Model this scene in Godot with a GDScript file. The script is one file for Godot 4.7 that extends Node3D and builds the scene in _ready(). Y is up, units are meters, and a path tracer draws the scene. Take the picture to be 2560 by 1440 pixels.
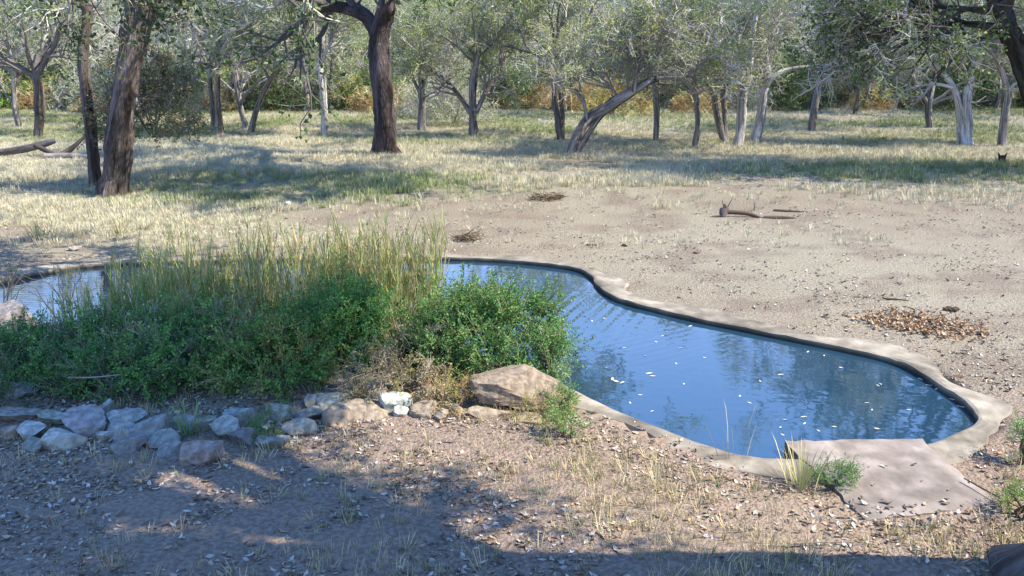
extends Node3D
# A fenced-off water hole in dry woodland: concrete-rimmed pond, reed bed, stones and leaf litter, with open mopane woodland behind.

var rng := RandomNumberGenerator.new()
var used := {}
var M := {}
var lumps := FastNoiseLite.new()
var patches := FastNoiseLite.new()
var rim := PackedVector2Array()
var rim_outer := PackedVector2Array()
var sprays := {}


class Builder:
	var v := PackedVector3Array()
	var n := PackedVector3Array()
	var c := PackedColorArray()
	var uv := PackedVector2Array()
	var ix := PackedInt32Array()

	func tube(p: PackedVector3Array, r: PackedFloat32Array, sides: int, col: Color, rough := 0.0, noise: FastNoiseLite = null, capped := false) -> void:
		var first := v.size()
		var t := (p[1] - p[0]).normalized()
		var u := t.cross(Vector3(0.31, 0.2, 0.93)).normalized()
		var along := 0.0
		var rows := p.size()
		for i in rows:
			if i > 0:
				along += p[i].distance_to(p[i - 1])
				t = (p[mini(i + 1, rows - 1)] - p[i - 1]).normalized()
				u = (u - t * u.dot(t)).normalized()
			var w := t.cross(u)
			for j in sides + 1:
				var a := TAU * (j % sides) / sides
				var d := u * cos(a) + w * sin(a)
				var k := r[i]
				if noise:
					k *= 1.0 + rough * noise.get_noise_3d(d.x * 60.0 + p[0].x * 9.0, along * 22.0, d.z * 60.0 + d.y * 30.0)
				v.append(p[i] + d * k)
				n.append(d)
				var own := col
				if noise and sides > 8:
					var f := maxf(0.3, 1.0 + 1.7 * noise.get_noise_3d(d.x * 20.0 + p[0].z * 5.0, along * 6.0, d.z * 20.0))
					own = Color(col.r * f, col.g * f, col.b * f * (0.94 + 0.06 * f))
				c.append(own)
				uv.append(Vector2(float(j) / sides, along))
		for i in rows - 1:
			for j in sides:
				var a := first + i * (sides + 1) + j
				var b := a + sides + 1
				ix.append_array(PackedInt32Array([a, b, b + 1, a, b + 1, a + 1]))
		if capped:
			var at := v.size()
			v.append(p[rows - 1] + t * r[rows - 1] * 0.3)
			n.append(t)
			c.append(col)
			uv.append(Vector2(0.5, along))
			for j in sides:
				var a := first + (rows - 1) * (sides + 1) + j
				ix.append_array(PackedInt32Array([a, at, a + 1]))

	# A leaf of two faces folded along its midrib, without normals of its own.
	func leaf(at: Vector3, d: Vector3, side: Vector3, size: float, width: float, col: Color, lift := 0.12) -> void:
		var up := side.cross(d)
		var i := v.size()
		v.append_array(PackedVector3Array([at, at + d * size * 0.45 + side * width * 0.5 + up * size * lift, at + d * size, at + d * size * 0.45 - side * width * 0.5 + up * size * lift]))
		c.append_array(PackedColorArray([col, col, col, col]))
		ix.append_array(PackedInt32Array([i, i + 1, i + 2, i, i + 2, i + 3]))

	# A grass blade or reed leaf: a tapering ribbon through three bends.
	func blade(at: Vector3, d: Vector3, bend: Vector3, size: float, width: float, col: Color, tip: Color) -> void:
		var side := d.cross(bend + Vector3(0.01, 0.013, 0.02)).normalized() * width * 0.5
		var i := v.size()
		var a := at + d * size * 0.4 + bend * size * 0.08
		var b := at + d * size * 0.75 + bend * size * 0.33
		var e := at + d * size * 0.95 + bend * size * 0.7
		v.append_array(PackedVector3Array([at - side, at + side, a + side * 0.9, a - side * 0.9, b + side * 0.6, b - side * 0.6, e]))
		var m := col.lerp(tip, 0.5)
		c.append_array(PackedColorArray([col, col, m, m, tip, tip, tip]))
		ix.append_array(PackedInt32Array([i, i + 1, i + 2, i, i + 2, i + 3, i + 3, i + 2, i + 4, i + 3, i + 4, i + 5, i + 5, i + 4, i + 6]))

	func add_to(mesh: ArrayMesh, m: Material) -> void:
		if ix.is_empty():
			return
		var a := []
		a.resize(Mesh.ARRAY_MAX)
		a[Mesh.ARRAY_VERTEX] = v
		if n.size() == v.size():
			a[Mesh.ARRAY_NORMAL] = n
		if c.size() == v.size():
			a[Mesh.ARRAY_COLOR] = c
		if uv.size() == v.size():
			a[Mesh.ARRAY_TEX_UV] = uv
		a[Mesh.ARRAY_INDEX] = ix
		mesh.add_surface_from_arrays(Mesh.PRIMITIVE_TRIANGLES, a)
		mesh.surface_set_material(mesh.get_surface_count() - 1, m)

	func mesh(m: Material) -> ArrayMesh:
		var out := ArrayMesh.new()
		add_to(out, m)
		return out


func numbered(called: String) -> String:
	var k: int = used.get(called, 0)
	used[called] = k + 1
	return called if k == 0 else "%s_%03d" % [called, k]


func tag(o: Node3D, label := "", category := "", group := "", kind := "") -> Node3D:
	if label:
		o.set_meta("label", label)
	if category:
		o.set_meta("category", category)
	if group:
		o.set_meta("group", group)
	if kind:
		o.set_meta("kind", kind)
	return o


func thing(called: String, at: Vector3, label: String, category: String, group := "") -> Node3D:
	var o := Node3D.new()
	o.name = numbered(called)
	o.position = at
	add_child(o, true)
	return tag(o, label, category, group)


func obj(called: String, mesh: Mesh, parent: Node3D = null) -> MeshInstance3D:
	var o := MeshInstance3D.new()
	o.mesh = mesh
	o.name = called if parent else numbered(called)
	(parent if parent else self).add_child(o, true)
	return o


func scatter(called: String, mesh: Mesh, where: Array, tints: Array, parent: Node3D = null) -> MultiMeshInstance3D:
	var mm := MultiMesh.new()
	mm.transform_format = MultiMesh.TRANSFORM_3D
	mm.use_colors = true
	mm.mesh = mesh
	mm.instance_count = where.size()
	for i in where.size():
		mm.set_instance_transform(i, where[i])
		mm.set_instance_color(i, tints[i])
	var o := MultiMeshInstance3D.new()
	o.multimesh = mm
	o.name = called if parent else numbered(called)
	o.set_meta("kind", "stuff")
	(parent if parent else self).add_child(o, true)
	return o


func copy(source: Node3D, at: Vector3, turn: float, size: float, label: String) -> Node3D:
	var o: Node3D = source.duplicate()
	o.name = numbered(source.get_meta("kind_name"))
	o.position = at
	o.rotation.y = turn
	o.scale = Vector3.ONE * size
	o.set_meta("label", label)
	add_child(o, true)
	return o


func rf(a: float, b: float) -> float:
	return rng.randf_range(a, b)


func unit() -> Vector3:
	return Vector3(rng.randfn(), rng.randfn(), rng.randfn()).normalized()


func shade_of(col: Color, by: float) -> Color:
	var k := rf(1.0 - by, 1.0 + by)
	return Color(col.r * k * rf(1.0 - by * 0.4, 1.0 + by * 0.4), col.g * k, col.b * k * rf(1.0 - by * 0.4, 1.0 + by * 0.4))


func pose(at: Vector3, dir: Vector3, size: float) -> Transform3D:
	var y := dir.normalized()
	var x := y.cross(unit()).normalized()
	return Transform3D(Basis(x, y, x.cross(y)).scaled(Vector3.ONE * size), at)


func upright(at: Vector3, size: float, tilt := 0.12) -> Transform3D:
	return pose(at, Vector3(rf(-tilt, tilt), 1.0, rf(-tilt, tilt)), size)


# ---------------------------------------------------------------- materials

func noise_tex(freq: float, kind: int, octaves: int, seed_: int, low: Color, high: Color, size := 512) -> NoiseTexture2D:
	var f := FastNoiseLite.new()
	f.noise_type = kind
	f.frequency = freq
	f.fractal_octaves = octaves
	f.seed = seed_
	var t := NoiseTexture2D.new()
	t.width = size
	t.height = size
	t.seamless = true
	t.noise = f
	var g := Gradient.new()
	g.set_color(0, low)
	g.set_color(1, high)
	t.color_ramp = g
	return t


func bumps(freq: float, kind: int, octaves: int, seed_: int, strength: float, size := 512) -> NoiseTexture2D:
	var t := noise_tex(freq, kind, octaves, seed_, Color.BLACK, Color.WHITE, size)
	t.color_ramp = null
	t.as_normal_map = true
	t.bump_strength = strength
	return t


func base_mat(called: String, rough: float) -> StandardMaterial3D:
	var m := StandardMaterial3D.new()
	m.resource_name = called
	m.vertex_color_use_as_albedo = true
	m.roughness = rough
	m.metallic_specular = 0.35
	M[called] = m
	return m


func materials() -> void:
	var g := base_mat("soil", 0.95)
	g.albedo_texture = noise_tex(0.035, FastNoiseLite.TYPE_SIMPLEX, 6, 3, Color(0.70, 0.69, 0.68), Color(1, 1, 1), 1024)
	g.normal_enabled = true
	g.normal_texture = bumps(0.06, FastNoiseLite.TYPE_SIMPLEX, 5, 4, 5.0, 1024)
	g.normal_scale = 1.2
	g.uv1_triplanar = true
	g.uv1_world_triplanar = true
	g.uv1_scale = Vector3.ONE * 0.37
	g.metallic_specular = 0.2
	var k := base_mat("concrete", 0.9)
	k.albedo_texture = noise_tex(0.006, FastNoiseLite.TYPE_SIMPLEX, 8, 9, Color(0.70, 0.69, 0.67), Color(1, 1, 1), 1024)
	k.normal_enabled = true
	k.normal_texture = bumps(0.02, FastNoiseLite.TYPE_SIMPLEX, 6, 10, 3.0)
	k.normal_scale = 0.5
	k.uv1_triplanar = true
	k.uv1_world_triplanar = true
	k.uv1_scale = Vector3.ONE * 0.43
	var s := base_mat("stone", 0.88)
	s.albedo_texture = noise_tex(0.008, FastNoiseLite.TYPE_SIMPLEX, 7, 12, Color(0.60, 0.58, 0.55), Color(1, 1, 1), 1024)
	s.normal_enabled = true
	s.normal_texture = bumps(0.012, FastNoiseLite.TYPE_SIMPLEX, 7, 13, 9.0, 1024)
	s.normal_scale = 0.8
	s.uv1_triplanar = true
	s.uv1_scale = Vector3.ONE * 1.3
	var b := base_mat("bark", 0.95)
	b.albedo_texture = noise_tex(0.018, FastNoiseLite.TYPE_SIMPLEX, 5, 21, Color(0.60, 0.59, 0.58), Color(1, 1, 1))
	b.normal_enabled = true
	b.normal_texture = bumps(0.025, FastNoiseLite.TYPE_CELLULAR, 3, 22, 9.0)
	b.normal_scale = 1.2
	b.uv1_scale = Vector3(4.0, 0.22, 1.0)
	b.metallic_specular = 0.2
	base_mat("twig", 0.9)
	var l := base_mat("foliage", 0.55)
	l.backlight_enabled = true
	l.backlight = Color(0.8, 0.85, 0.55)
	var d := base_mat("dry_leaf", 0.8)
	d.backlight_enabled = true
	d.backlight = Color(0.3, 0.25, 0.15)
	var fl := base_mat("floating_leaf", 0.8)
	fl.vertex_color_use_as_albedo = false
	fl.albedo_color = Color(0.62, 0.58, 0.48).linear_to_srgb()
	var w := base_mat("pond_water", 0.03)
	w.vertex_color_use_as_albedo = false
	w.albedo_color = Color(0.016, 0.050, 0.085).linear_to_srgb()
	w.metallic_specular = 0.71
	w.clearcoat_enabled = true
	w.clearcoat = 0.5
	w.clearcoat_roughness = 0.03
	w.normal_enabled = true
	w.normal_texture = bumps(0.012, FastNoiseLite.TYPE_SIMPLEX, 3, 31, 1.6, 1024)
	w.normal_scale = 0.035
	w.uv1_triplanar = true
	w.uv1_world_triplanar = true
	w.uv1_scale = Vector3(0.5, 0.5, 0.5)


# ---------------------------------------------------------------- vegetation

# A leafy twig, about a metre long, growing along +y: the unit from which every crown is made.
func make_spray(kind: String, leaf_col: Color, alt_col: Color, leaves: int, leaf_size: float, twigs: int, twig_col: Color) -> void:
	for variant in 2:
		var wood := Builder.new()
		var green := Builder.new()
		var p := PackedVector3Array([Vector3.ZERO])
		var d := Vector3.UP
		for i in 4:
			d = (d + unit() * 0.28).normalized()
			p.append(p[i] + d * 0.24)
		wood.tube(p, PackedFloat32Array([0.020, 0.017, 0.013, 0.009, 0.004]), 3, twig_col)
		for i in twigs:
			var t := rf(0.1, 0.95)
			var s := p[int(t * 4)].lerp(p[mini(int(t * 4) + 1, 4)], t * 4 - int(t * 4))
			var e := (unit() + Vector3.UP * 0.5).normalized()
			var q := PackedVector3Array([s])
			var reach := rf(0.3, 0.75)
			for j in 2:
				e = (e + unit() * 0.5).normalized()
				q.append(q[j] + e * reach * 0.5)
			wood.tube(q, PackedFloat32Array([0.010, 0.008, 0.004]), 3, shade_of(twig_col, 0.3))
			for j in leaves / twigs:
				var at := q[0].lerp(q[2], rf(0.2, 1.0)) + unit() * rf(0.0, 0.09)
				var ld := (unit() + e * 0.4 + Vector3.DOWN * 0.25).normalized()
				var col := leaf_col.lerp(alt_col, rng.randf() ** 2)
				green.leaf(at, ld, ld.cross(unit()).normalized(), leaf_size * rf(0.7, 1.3), leaf_size * rf(0.55, 0.85), shade_of(col, 0.3))
		wood.n.clear()
		wood.uv.clear()
		var mesh := ArrayMesh.new()
		wood.add_to(mesh, M.twig)
		green.add_to(mesh, M.foliage)
		sprays[kind + str(variant)] = mesh


func make_sprays() -> void:
	var grey := Color(0.45, 0.43, 0.375)
	make_spray("greygreen", Color(0.21, 0.28, 0.11), Color(0.42, 0.47, 0.23), 80, 0.075, 12, grey)
	make_spray("limegreen", Color(0.26, 0.33, 0.07), Color(0.52, 0.53, 0.14), 88, 0.075, 11, grey)
	make_spray("bare", Color(0.27, 0.28, 0.19), Color(0.42, 0.44, 0.28), 45, 0.065, 14, Color(0.48, 0.455, 0.41))
	make_spray("dark", Color(0.075, 0.13, 0.05), Color(0.17, 0.22, 0.09), 84, 0.085, 9, Color(0.16, 0.14, 0.12))
	make_spray("brown", Color(0.24, 0.15, 0.075), Color(0.36, 0.26, 0.13), 60, 0.085, 9, Color(0.26, 0.21, 0.17))
	make_spray("weed", Color(0.10, 0.25, 0.075), Color(0.27, 0.42, 0.12), 110, 0.08, 9, Color(0.14, 0.15, 0.06))
	make_spray("herb", Color(0.22, 0.26, 0.08), Color(0.42, 0.38, 0.15), 80, 0.075, 9, Color(0.24, 0.21, 0.11))
	make_spray("straw", Color(0.34, 0.27, 0.16), Color(0.46, 0.40, 0.27), 60, 0.08, 11, Color(0.36, 0.30, 0.22))
	make_spray("dull", Color(0.17, 0.155, 0.10), Color(0.36, 0.31, 0.21), 70, 0.10, 9, Color(0.16, 0.13, 0.11))


# Recursive limb: writes its wood into B and remembers where sprays grow.
func grow(b: Builder, at: Vector3, dir: Vector3, reach: float, r: float, level: int, last: int, col: Color, lift: float, tips: Array) -> void:
	var p := PackedVector3Array([at])
	var q := PackedFloat32Array([r])
	var d := dir.normalized()
	var steps := 4 if level < 3 else 3
	for i in steps:
		d = (d + unit() * 0.30 + Vector3.UP * lift).normalized()
		p.append(p[i] + d * reach / steps)
		q.append(r * lerpf(1.0, 0.5, (i + 1.0) / steps))
	b.tube(p, q, [9, 7, 5, 4, 3][level], col.lerp(Color(0.52, 0.50, 0.46), 0.25 * level * minf(1.0, col.g * 4.0)))
	spread(b, p, q, d, reach, level, last, col, lift, tips)


func spread(b: Builder, p: PackedVector3Array, q: PackedFloat32Array, d: Vector3, reach: float, level: int, last: int, col: Color, lift: float, tips: Array) -> void:
	var rows := p.size() - 1
	if level >= last:
		tips.append([p[rows], d])
		tips.append([p[rows - 1], (d + unit() * 0.9).normalized()])
		return
	var k := rng.randi_range(3, 5)
	for i in k:
		var t := rf(0.35, 1.0) if i else 1.0
		var s := int(minf(t * rows, rows - 0.01))
		var start := p[s].lerp(p[s + 1], t * rows - s)
		var own := (p[s + 1] - p[s]).normalized()
		var out := own.cross(unit()).normalized()
		grow(b, start, own + out * rf(0.55, 1.15), reach * rf(0.52, 0.75), q[s] * 0.66, level + 1, last, col, lift, tips)


# A tree of one or more trunks. Each path lists [x, y, z, radius] from the tree's foot.
func tree(called: String, at: Vector3, label: String, category: String, group: String, paths: Array, boughs: Array, limbs: int, reach: float, kinds: Array, tint: Color, bark: Color, lift := 0.05, last := 3, thin := 1.0, first := 0.45, low := 2.7, size := 1.0) -> Node3D:
	var o := thing(called, at, label, category, group)
	o.set_meta("kind_name", called)
	var tips := []
	for path in paths:
		var b := Builder.new()
		var pr := smooth(path)
		var p: PackedVector3Array = pr[0]
		var q: PackedFloat32Array = pr[1]
		b.tube(p, q, 22, bark, 0.36, lumps, true)
		obj("trunk", b.mesh(M.bark), o)
		var rows := p.size() - 1
		var here := ceili(float(limbs) / paths.size())
		for i in here:
			var t := 1.0 if i == 0 else rf(first, 1.0)
			var s := int(minf(t * rows, rows - 0.01))
			var own := (p[s + 1] - p[s]).normalized()
			var a := TAU * (i + rf(-0.2, 0.2)) / here
			var lb := Builder.new()
			grow(lb, p[s], own * rf(0.4, 0.9) + Vector3(cos(a), rf(0.05, 0.55), sin(a)) * (0.35 if i == 0 else 1.0), reach * rf(0.75, 1.2), q[s] * rf(0.5, 0.72), 1, last, bark, lift, tips)
			obj("limb", lb.mesh(M.bark), o)
	for path in boughs:
		var b := Builder.new()
		var pr := smooth(path)
		b.tube(pr[0], pr[1], 10, bark, 0.16, lumps, true)
		var p: PackedVector3Array = pr[0]
		var rows := p.size() - 1
		for i in 3 if p[rows].y > 1.0 else 0:
			spread(b, p, pr[1], (p[rows] - p[rows - 1]).normalized(), reach * 0.75, 1, last, bark, lift, tips)
		obj("limb", b.mesh(M.bark), o)
	leaf_out(o, tips.filter(func(t): return t[0].y > low + 0.5 * lumps.get_noise_2d(t[0].x * 20.0, t[0].z * 20.0)), kinds, tint, thin, size)
	return o


func leaf_out(o: Node3D, tips: Array, kinds: Array, tint: Color, thin := 1.0, size := 1.0) -> void:
	var where := {}
	var tints := {}
	for t in tips:
		if rng.randf() > thin:
			continue
		var kind: String = kinds[rng.randi() % kinds.size()] + str(rng.randi() % 2)
		if not where.has(kind):
			where[kind] = []
			tints[kind] = []
		where[kind].append(pose(t[0], t[1], size * rf(0.75, 1.25)))
		tints[kind].append(shade_of(tint, 0.18))
	for kind in where:
		scatter("crown", sprays[kind], where[kind], tints[kind], o)


# Resamples a path of [x, y, z, radius] rows along a Catmull-Rom curve.
func smooth(path: Array) -> Array:
	var p := PackedVector3Array()
	var q := PackedFloat32Array()
	var rows := path.size()
	for i in rows - 1:
		var a = path[maxi(i - 1, 0)]
		var b = path[i]
		var c = path[i + 1]
		var d = path[mini(i + 2, rows - 1)]
		for k in 4:
			var t := k / 4.0
			var s := [0.0, 0.0, 0.0, 0.0]
			for m in 4:
				s[m] = cubic_interpolate(b[m], c[m], a[m], d[m], t)
			p.append(Vector3(s[0], s[1], s[2]))
			q.append(maxf(s[3], 0.004))
	var e = path[rows - 1]
	p.append(Vector3(e[0], e[1], e[2]))
	q.append(e[3])
	return [p, q]


# A bush: stems from one foot, leafy sprays through a dome.
func bush(called: String, at: Vector3, label: String, category: String, group: String, width: float, height: float, depth: float, count: int, kinds: Array, tint: Color, size: float) -> Node3D:
	var o := thing(called, at, label, category, group)
	o.set_meta("kind_name", called)
	var tips := []
	var stem_col := Color(0.2, 0.16, 0.12)
	for i in 6:
		var b := Builder.new()
		var a := rf(0, TAU)
		var top := Vector3(cos(a) * width * 0.35, height * rf(0.5, 0.8), sin(a) * depth * 0.35)
		b.tube(PackedVector3Array([Vector3(cos(a) * 0.05, -0.05, sin(a) * 0.05), top * 0.5 + unit() * 0.06, top]), PackedFloat32Array([0.02, 0.014, 0.007]), 5, stem_col)
		obj("stem", b.mesh(M.bark), o)
	for i in count:
		var d := unit()
		d.y = absf(d.y) * 1.1 - 0.1
		var r := rf(0.35, 1.0) ** 0.6 * (1.0 + 0.22 * patches.get_noise_3d(d.x * 40 + at.x * 31, d.y * 40, d.z * 40 + at.z * 17))
		var p := Vector3(d.x * width * 0.5, maxf(d.y, 0.0) * height * 0.8 + 0.04, d.z * depth * 0.5) * r
		tips.append([p, (d + Vector3.UP * 0.5 + unit() * 0.5).normalized()])
	leaf_out(o, tips, kinds, tint, 1.0, size)
	return o


# ---------------------------------------------------------------- stones

# An angular stone: a sphere cut by planes, roughened, resting a little sunk on the ground.
func stone_mesh(size: Vector3, cuts: int, seed_: int, col: Color, rows := 16) -> ArrayMesh:
	rng.seed = seed_
	var planes := []
	for i in cuts:
		var d := unit()
		planes.append([d, rf(0.36, 0.66)])
	planes.append([Vector3(rf(-0.3, 0.3), 1, rf(-0.1, 0.5)).normalized(), rf(0.35, 0.6)])
	var b := Builder.new()
	var around := rows * 2
	for i in rows + 1:
		for j in around:
			var phi := PI * i / rows
			var th := TAU * j / around
			var d := Vector3(sin(phi) * cos(th), cos(phi), sin(phi) * sin(th))
			var p := d
			for pl in planes:
				var over: float = p.dot(pl[0]) - pl[1]
				if over > 0:
					p -= pl[0] * over * 0.97
			p *= 1.0 + 0.09 * lumps.get_noise_3d(p.x * 30 + seed_ * 7, p.y * 30, p.z * 30) + 0.035 * lumps.get_noise_3d(p.x * 110 + seed_ * 7, p.y * 110, p.z * 110)
			b.v.append(p * size * 0.5 * 1.5)
			b.c.append(shade_of(col, 0.05))
	for i in rows:
		for j in around:
			var a := i * around + j
			var e := i * around + (j + 1) % around
			b.ix.append_array(PackedInt32Array([a, a + around, e + around, a, e + around, e]))
	return b.mesh(M.stone)


func stone(at: Vector3, size: Vector3, turn: float, cuts: int, seed_: int, col: Color, label: String, called := "stone", category := "stone") -> MeshInstance3D:
	var o := obj(called, stone_mesh(size, cuts, seed_, col))
	o.position = at + Vector3(0, size.y * 0.25, 0)
	o.rotation = Vector3(rf(-0.15, 0.15), turn, rf(-0.15, 0.15))
	tag(o, label, category, "stones edging the reed bed")
	return o


# ---------------------------------------------------------------- ground

func off_rim(p: Vector2) -> float:
	var best := 1e9
	for i in rim.size():
		var q := Geometry2D.get_closest_point_to_segment(p, rim[i], rim[(i + 1) % rim.size()])
		best = minf(best, p.distance_to(q))
	return -best if Geometry2D.is_point_in_polygon(p, rim) else best


func land(x: float, z: float) -> float:
	var h := 0.022 * lumps.get_noise_2d(x * 16, z * 16) + 0.012 * lumps.get_noise_2d(x * 45, z * 45) + 0.05 * lumps.get_noise_2d(x * 2.0, z * 2.0)
	if z < -19.0:
		h += 0.25 * patches.get_noise_2d(x * 0.6, z * 0.6) * smoothstep(-19.0, -40.0, z)
	h += smoothstep(-66.0, -78.0, z) * (1.5 + 1.1 * patches.get_noise_2d(x * 1.4, z))
	h += smoothstep(-90.0, -420.0, z) * 10.0
	return h


func ground_y(x: float, z: float) -> float:
	return land(x, z)


func axis(spans: Array) -> PackedFloat32Array:
	var out := PackedFloat32Array()
	for s in spans:
		var k: int = s[2]
		for i in k:
			out.append(lerpf(s[0], s[1], float(i) / k))
	out.append(spans[-1][1])
	return out


func ground_color(x: float, z: float) -> Color:
	var soil := Color(0.355, 0.300, 0.222)
	var pale := Color(0.41, 0.368, 0.272)
	var straw := Color(0.42, 0.39, 0.28)
	var rust := Color(0.36, 0.235, 0.145)
	var k := clampf(0.5 + 0.9 * patches.get_noise_2d(x * 3.0, z * 3.0), 0, 1)
	var col := soil.lerp(pale, k)
	var worn := lumps.get_noise_2d(x * 9.0, z * 9.0) + 0.6 * lumps.get_noise_2d(x * 31.0, z * 31.0)
	col = col.lerp(Color(0.27, 0.215, 0.165), clampf(worn * 1.35 - 0.03, 0.0, 0.65))
	col = col.lerp(straw, grassy(x, z) * 0.65)
	col = col.lerp(Color(0.385, 0.285, 0.215), 0.75 * smoothstep(-9.6, -8.2, z))
	var bank := smoothstep(-63.0, -70.0, z + 6.0 * patches.get_noise_2d(x * 2.5, 7.0))
	col = col.lerp(rust, bank * 0.85)
	col = col.lerp(Color(0.43, 0.39, 0.30), 0.8 * smoothstep(-77.0, -81.0, z))
	var track := smoothstep(-80.0, -83.0, z) * smoothstep(-92.0, -88.0, z)
	col = col.lerp(Color(0.55, 0.50, 0.42), track * smoothstep(2.0, 10.0, x))
	return col


func grassy(x: float, z: float) -> float:
	var w := patches.get_noise_2d(x * 5.0 + 300, z * 5.0)
	var west := 0.75 * smoothstep(-1.0, -5.0, x + 5.0 * w) * smoothstep(-17.0, -19.0, z + 2.5 * w)
	var north := smoothstep(-25.0, -31.0, z + 7.0 * w)
	var east := 0.55 * smoothstep(6.0, 11.0, x + 4 * w) * smoothstep(-20.0, -25.0, z)
	return clampf(maxf(maxf(west, north), east), 0, 1) * (1.0 - smoothstep(-62.0, -68.0, z) * 0.8)


func build_ground() -> void:
	var xs := axis([[-420, -60, 20], [-60, -16, 40], [-16, 11, 150], [11, 60, 44], [60, 420, 20]])
	var zs := axis([[60, 8, 10], [8, -2, 24], [-2, -20, 112], [-20, -60, 70], [-60, -100, 40], [-100, -600, 30]])
	var b := Builder.new()
	var across := xs.size()
	for z in zs:
		for x in xs:
			var h := land(x, z)
			if x > -11.5 and x < 6.5 and z > -18.0 and z < -6.0:
				var d := off_rim(Vector2(x, z))
				if d < 0.14:
					h = lerpf(h, -1.0, smoothstep(0.14, -0.06, d))
			b.v.append(Vector3(x, h, z))
			b.c.append(ground_color(x, z))
	for i in zs.size() - 1:
		for j in across - 1:
			var a := i * across + j
			b.ix.append_array(PackedInt32Array([a, a + across, a + across + 1, a, a + across + 1, a + 1]))
	b.n.resize(b.v.size())
	for i in zs.size():
		for j in across:
			var l: Vector3 = b.v[i * across + maxi(j - 1, 0)]
			var r: Vector3 = b.v[i * across + mini(j + 1, across - 1)]
			var n: Vector3 = b.v[mini(i + 1, zs.size() - 1) * across + j]
			var s: Vector3 = b.v[maxi(i - 1, 0) * across + j]
			b.n[i * across + j] = (s - n).cross(r - l).normalized()
	var o := obj("ground", b.mesh(M.soil))
	tag(o, "beige bare earth clearing turning to straw coloured grass under the trees", "", "", "structure")


func build_pond() -> void:
	# the concrete rim: inner wall, top, outer edge
	var b := Builder.new()
	var k := rim.size()
	var total := 0.0
	for i in k + 1:
		var p := rim[i % k]
		var e := (rim[(i + 1) % k] - rim[(i - 1 + k) % k]).normalized()
		var out := Vector2(-e.y, e.x)
		if Geometry2D.is_point_in_polygon(p + out * 0.05, rim):
			out = -out
		var w := 0.29 + 0.24 * lumps.get_noise_2d(p.x * 12, p.y * 12) + 0.12 * smoothstep(-9.5, -11.0, p.y) * smoothstep(0.5, 2.5, p.x)
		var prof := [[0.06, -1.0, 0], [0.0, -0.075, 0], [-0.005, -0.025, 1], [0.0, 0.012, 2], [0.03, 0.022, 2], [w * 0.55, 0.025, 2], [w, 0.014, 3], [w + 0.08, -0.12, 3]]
		for q in prof:
			var jig := 0.012 * lumps.get_noise_2d(p.x * 40 + q[0] * 60, p.y * 40) + 0.008 * lumps.get_noise_2d(p.x * 130, p.y * 130 + q[0] * 90)
			var at: Vector2 = p + out * (q[0] + jig)
			b.v.append(Vector3(at.x, q[1] + jig, at.y))
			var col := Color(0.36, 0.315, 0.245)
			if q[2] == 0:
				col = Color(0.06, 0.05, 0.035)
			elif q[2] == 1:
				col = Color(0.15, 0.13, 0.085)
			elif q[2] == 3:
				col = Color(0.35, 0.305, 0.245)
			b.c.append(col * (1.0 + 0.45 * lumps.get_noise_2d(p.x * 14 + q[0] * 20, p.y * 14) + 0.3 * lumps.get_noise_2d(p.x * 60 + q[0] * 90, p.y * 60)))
	for i in k:
		for j in 7:
			var a := i * 8 + j
			b.ix.append_array(PackedInt32Array([a, a + 9, a + 8, a, a + 1, a + 9]))
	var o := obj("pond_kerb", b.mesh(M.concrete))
	tag(o, "pale concrete kerb curving round the edge of the pond", "", "", "structure")
	# the water, a fine grid so that ripples are real
	var s := 0.055
	var x0 := -10.2
	var z0 := -16.4
	var cols := 280
	var rows := 170
	var wv := Builder.new()
	var index := {}
	for i in rows:
		for j in cols:
			var x := x0 + j * s
			var z := z0 + i * s
			if not Geometry2D.is_point_in_polygon(Vector2(x, z), rim_outer):
				continue
			var g := ripple(x, z)
			index[i * cols + j] = wv.v.size()
			wv.v.append(Vector3(x, -0.055 + g, z))
			wv.n.append(Vector3(-(ripple(x + 0.01, z) - g) * 100, 1, -(ripple(x, z + 0.01) - g) * 100).normalized())
	for i in rows - 1:
		for j in cols - 1:
			var a := i * cols + j
			if index.has(a) and index.has(a + 1) and index.has(a + cols) and index.has(a + cols + 1):
				wv.ix.append_array(PackedInt32Array([index[a], index[a + 1], index[a + cols + 1], index[a], index[a + cols + 1], index[a + cols]]))
	tag(obj("water", wv.mesh(M.pond_water)), "still blue water of the pond with faint ripples", "", "", "structure")


func ripple(x: float, z: float) -> float:
	var h := 0.0
	for r in [[0.95, -12.4, 1.1, 0.9, 0.35, 0.0026, 0.17], [-6.4, -14.1, 1.6, 0.1, 1.0, 0.0006, 0.13], [1.9, -11.2, 0.9, 0.55, 0.8, 0.0006, 0.15]]:
		var d := Vector2(x - r[0], z - r[1])
		var fall := exp(-d.length_squared() / (r[2] * r[2]))
		if fall > 0.01:
			h += r[5] * fall * sin((d.x * r[3] + d.y * r[4]) * TAU / r[6])
	return h + 0.00035 * lumps.get_noise_2d(x * 55, z * 90)


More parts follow.
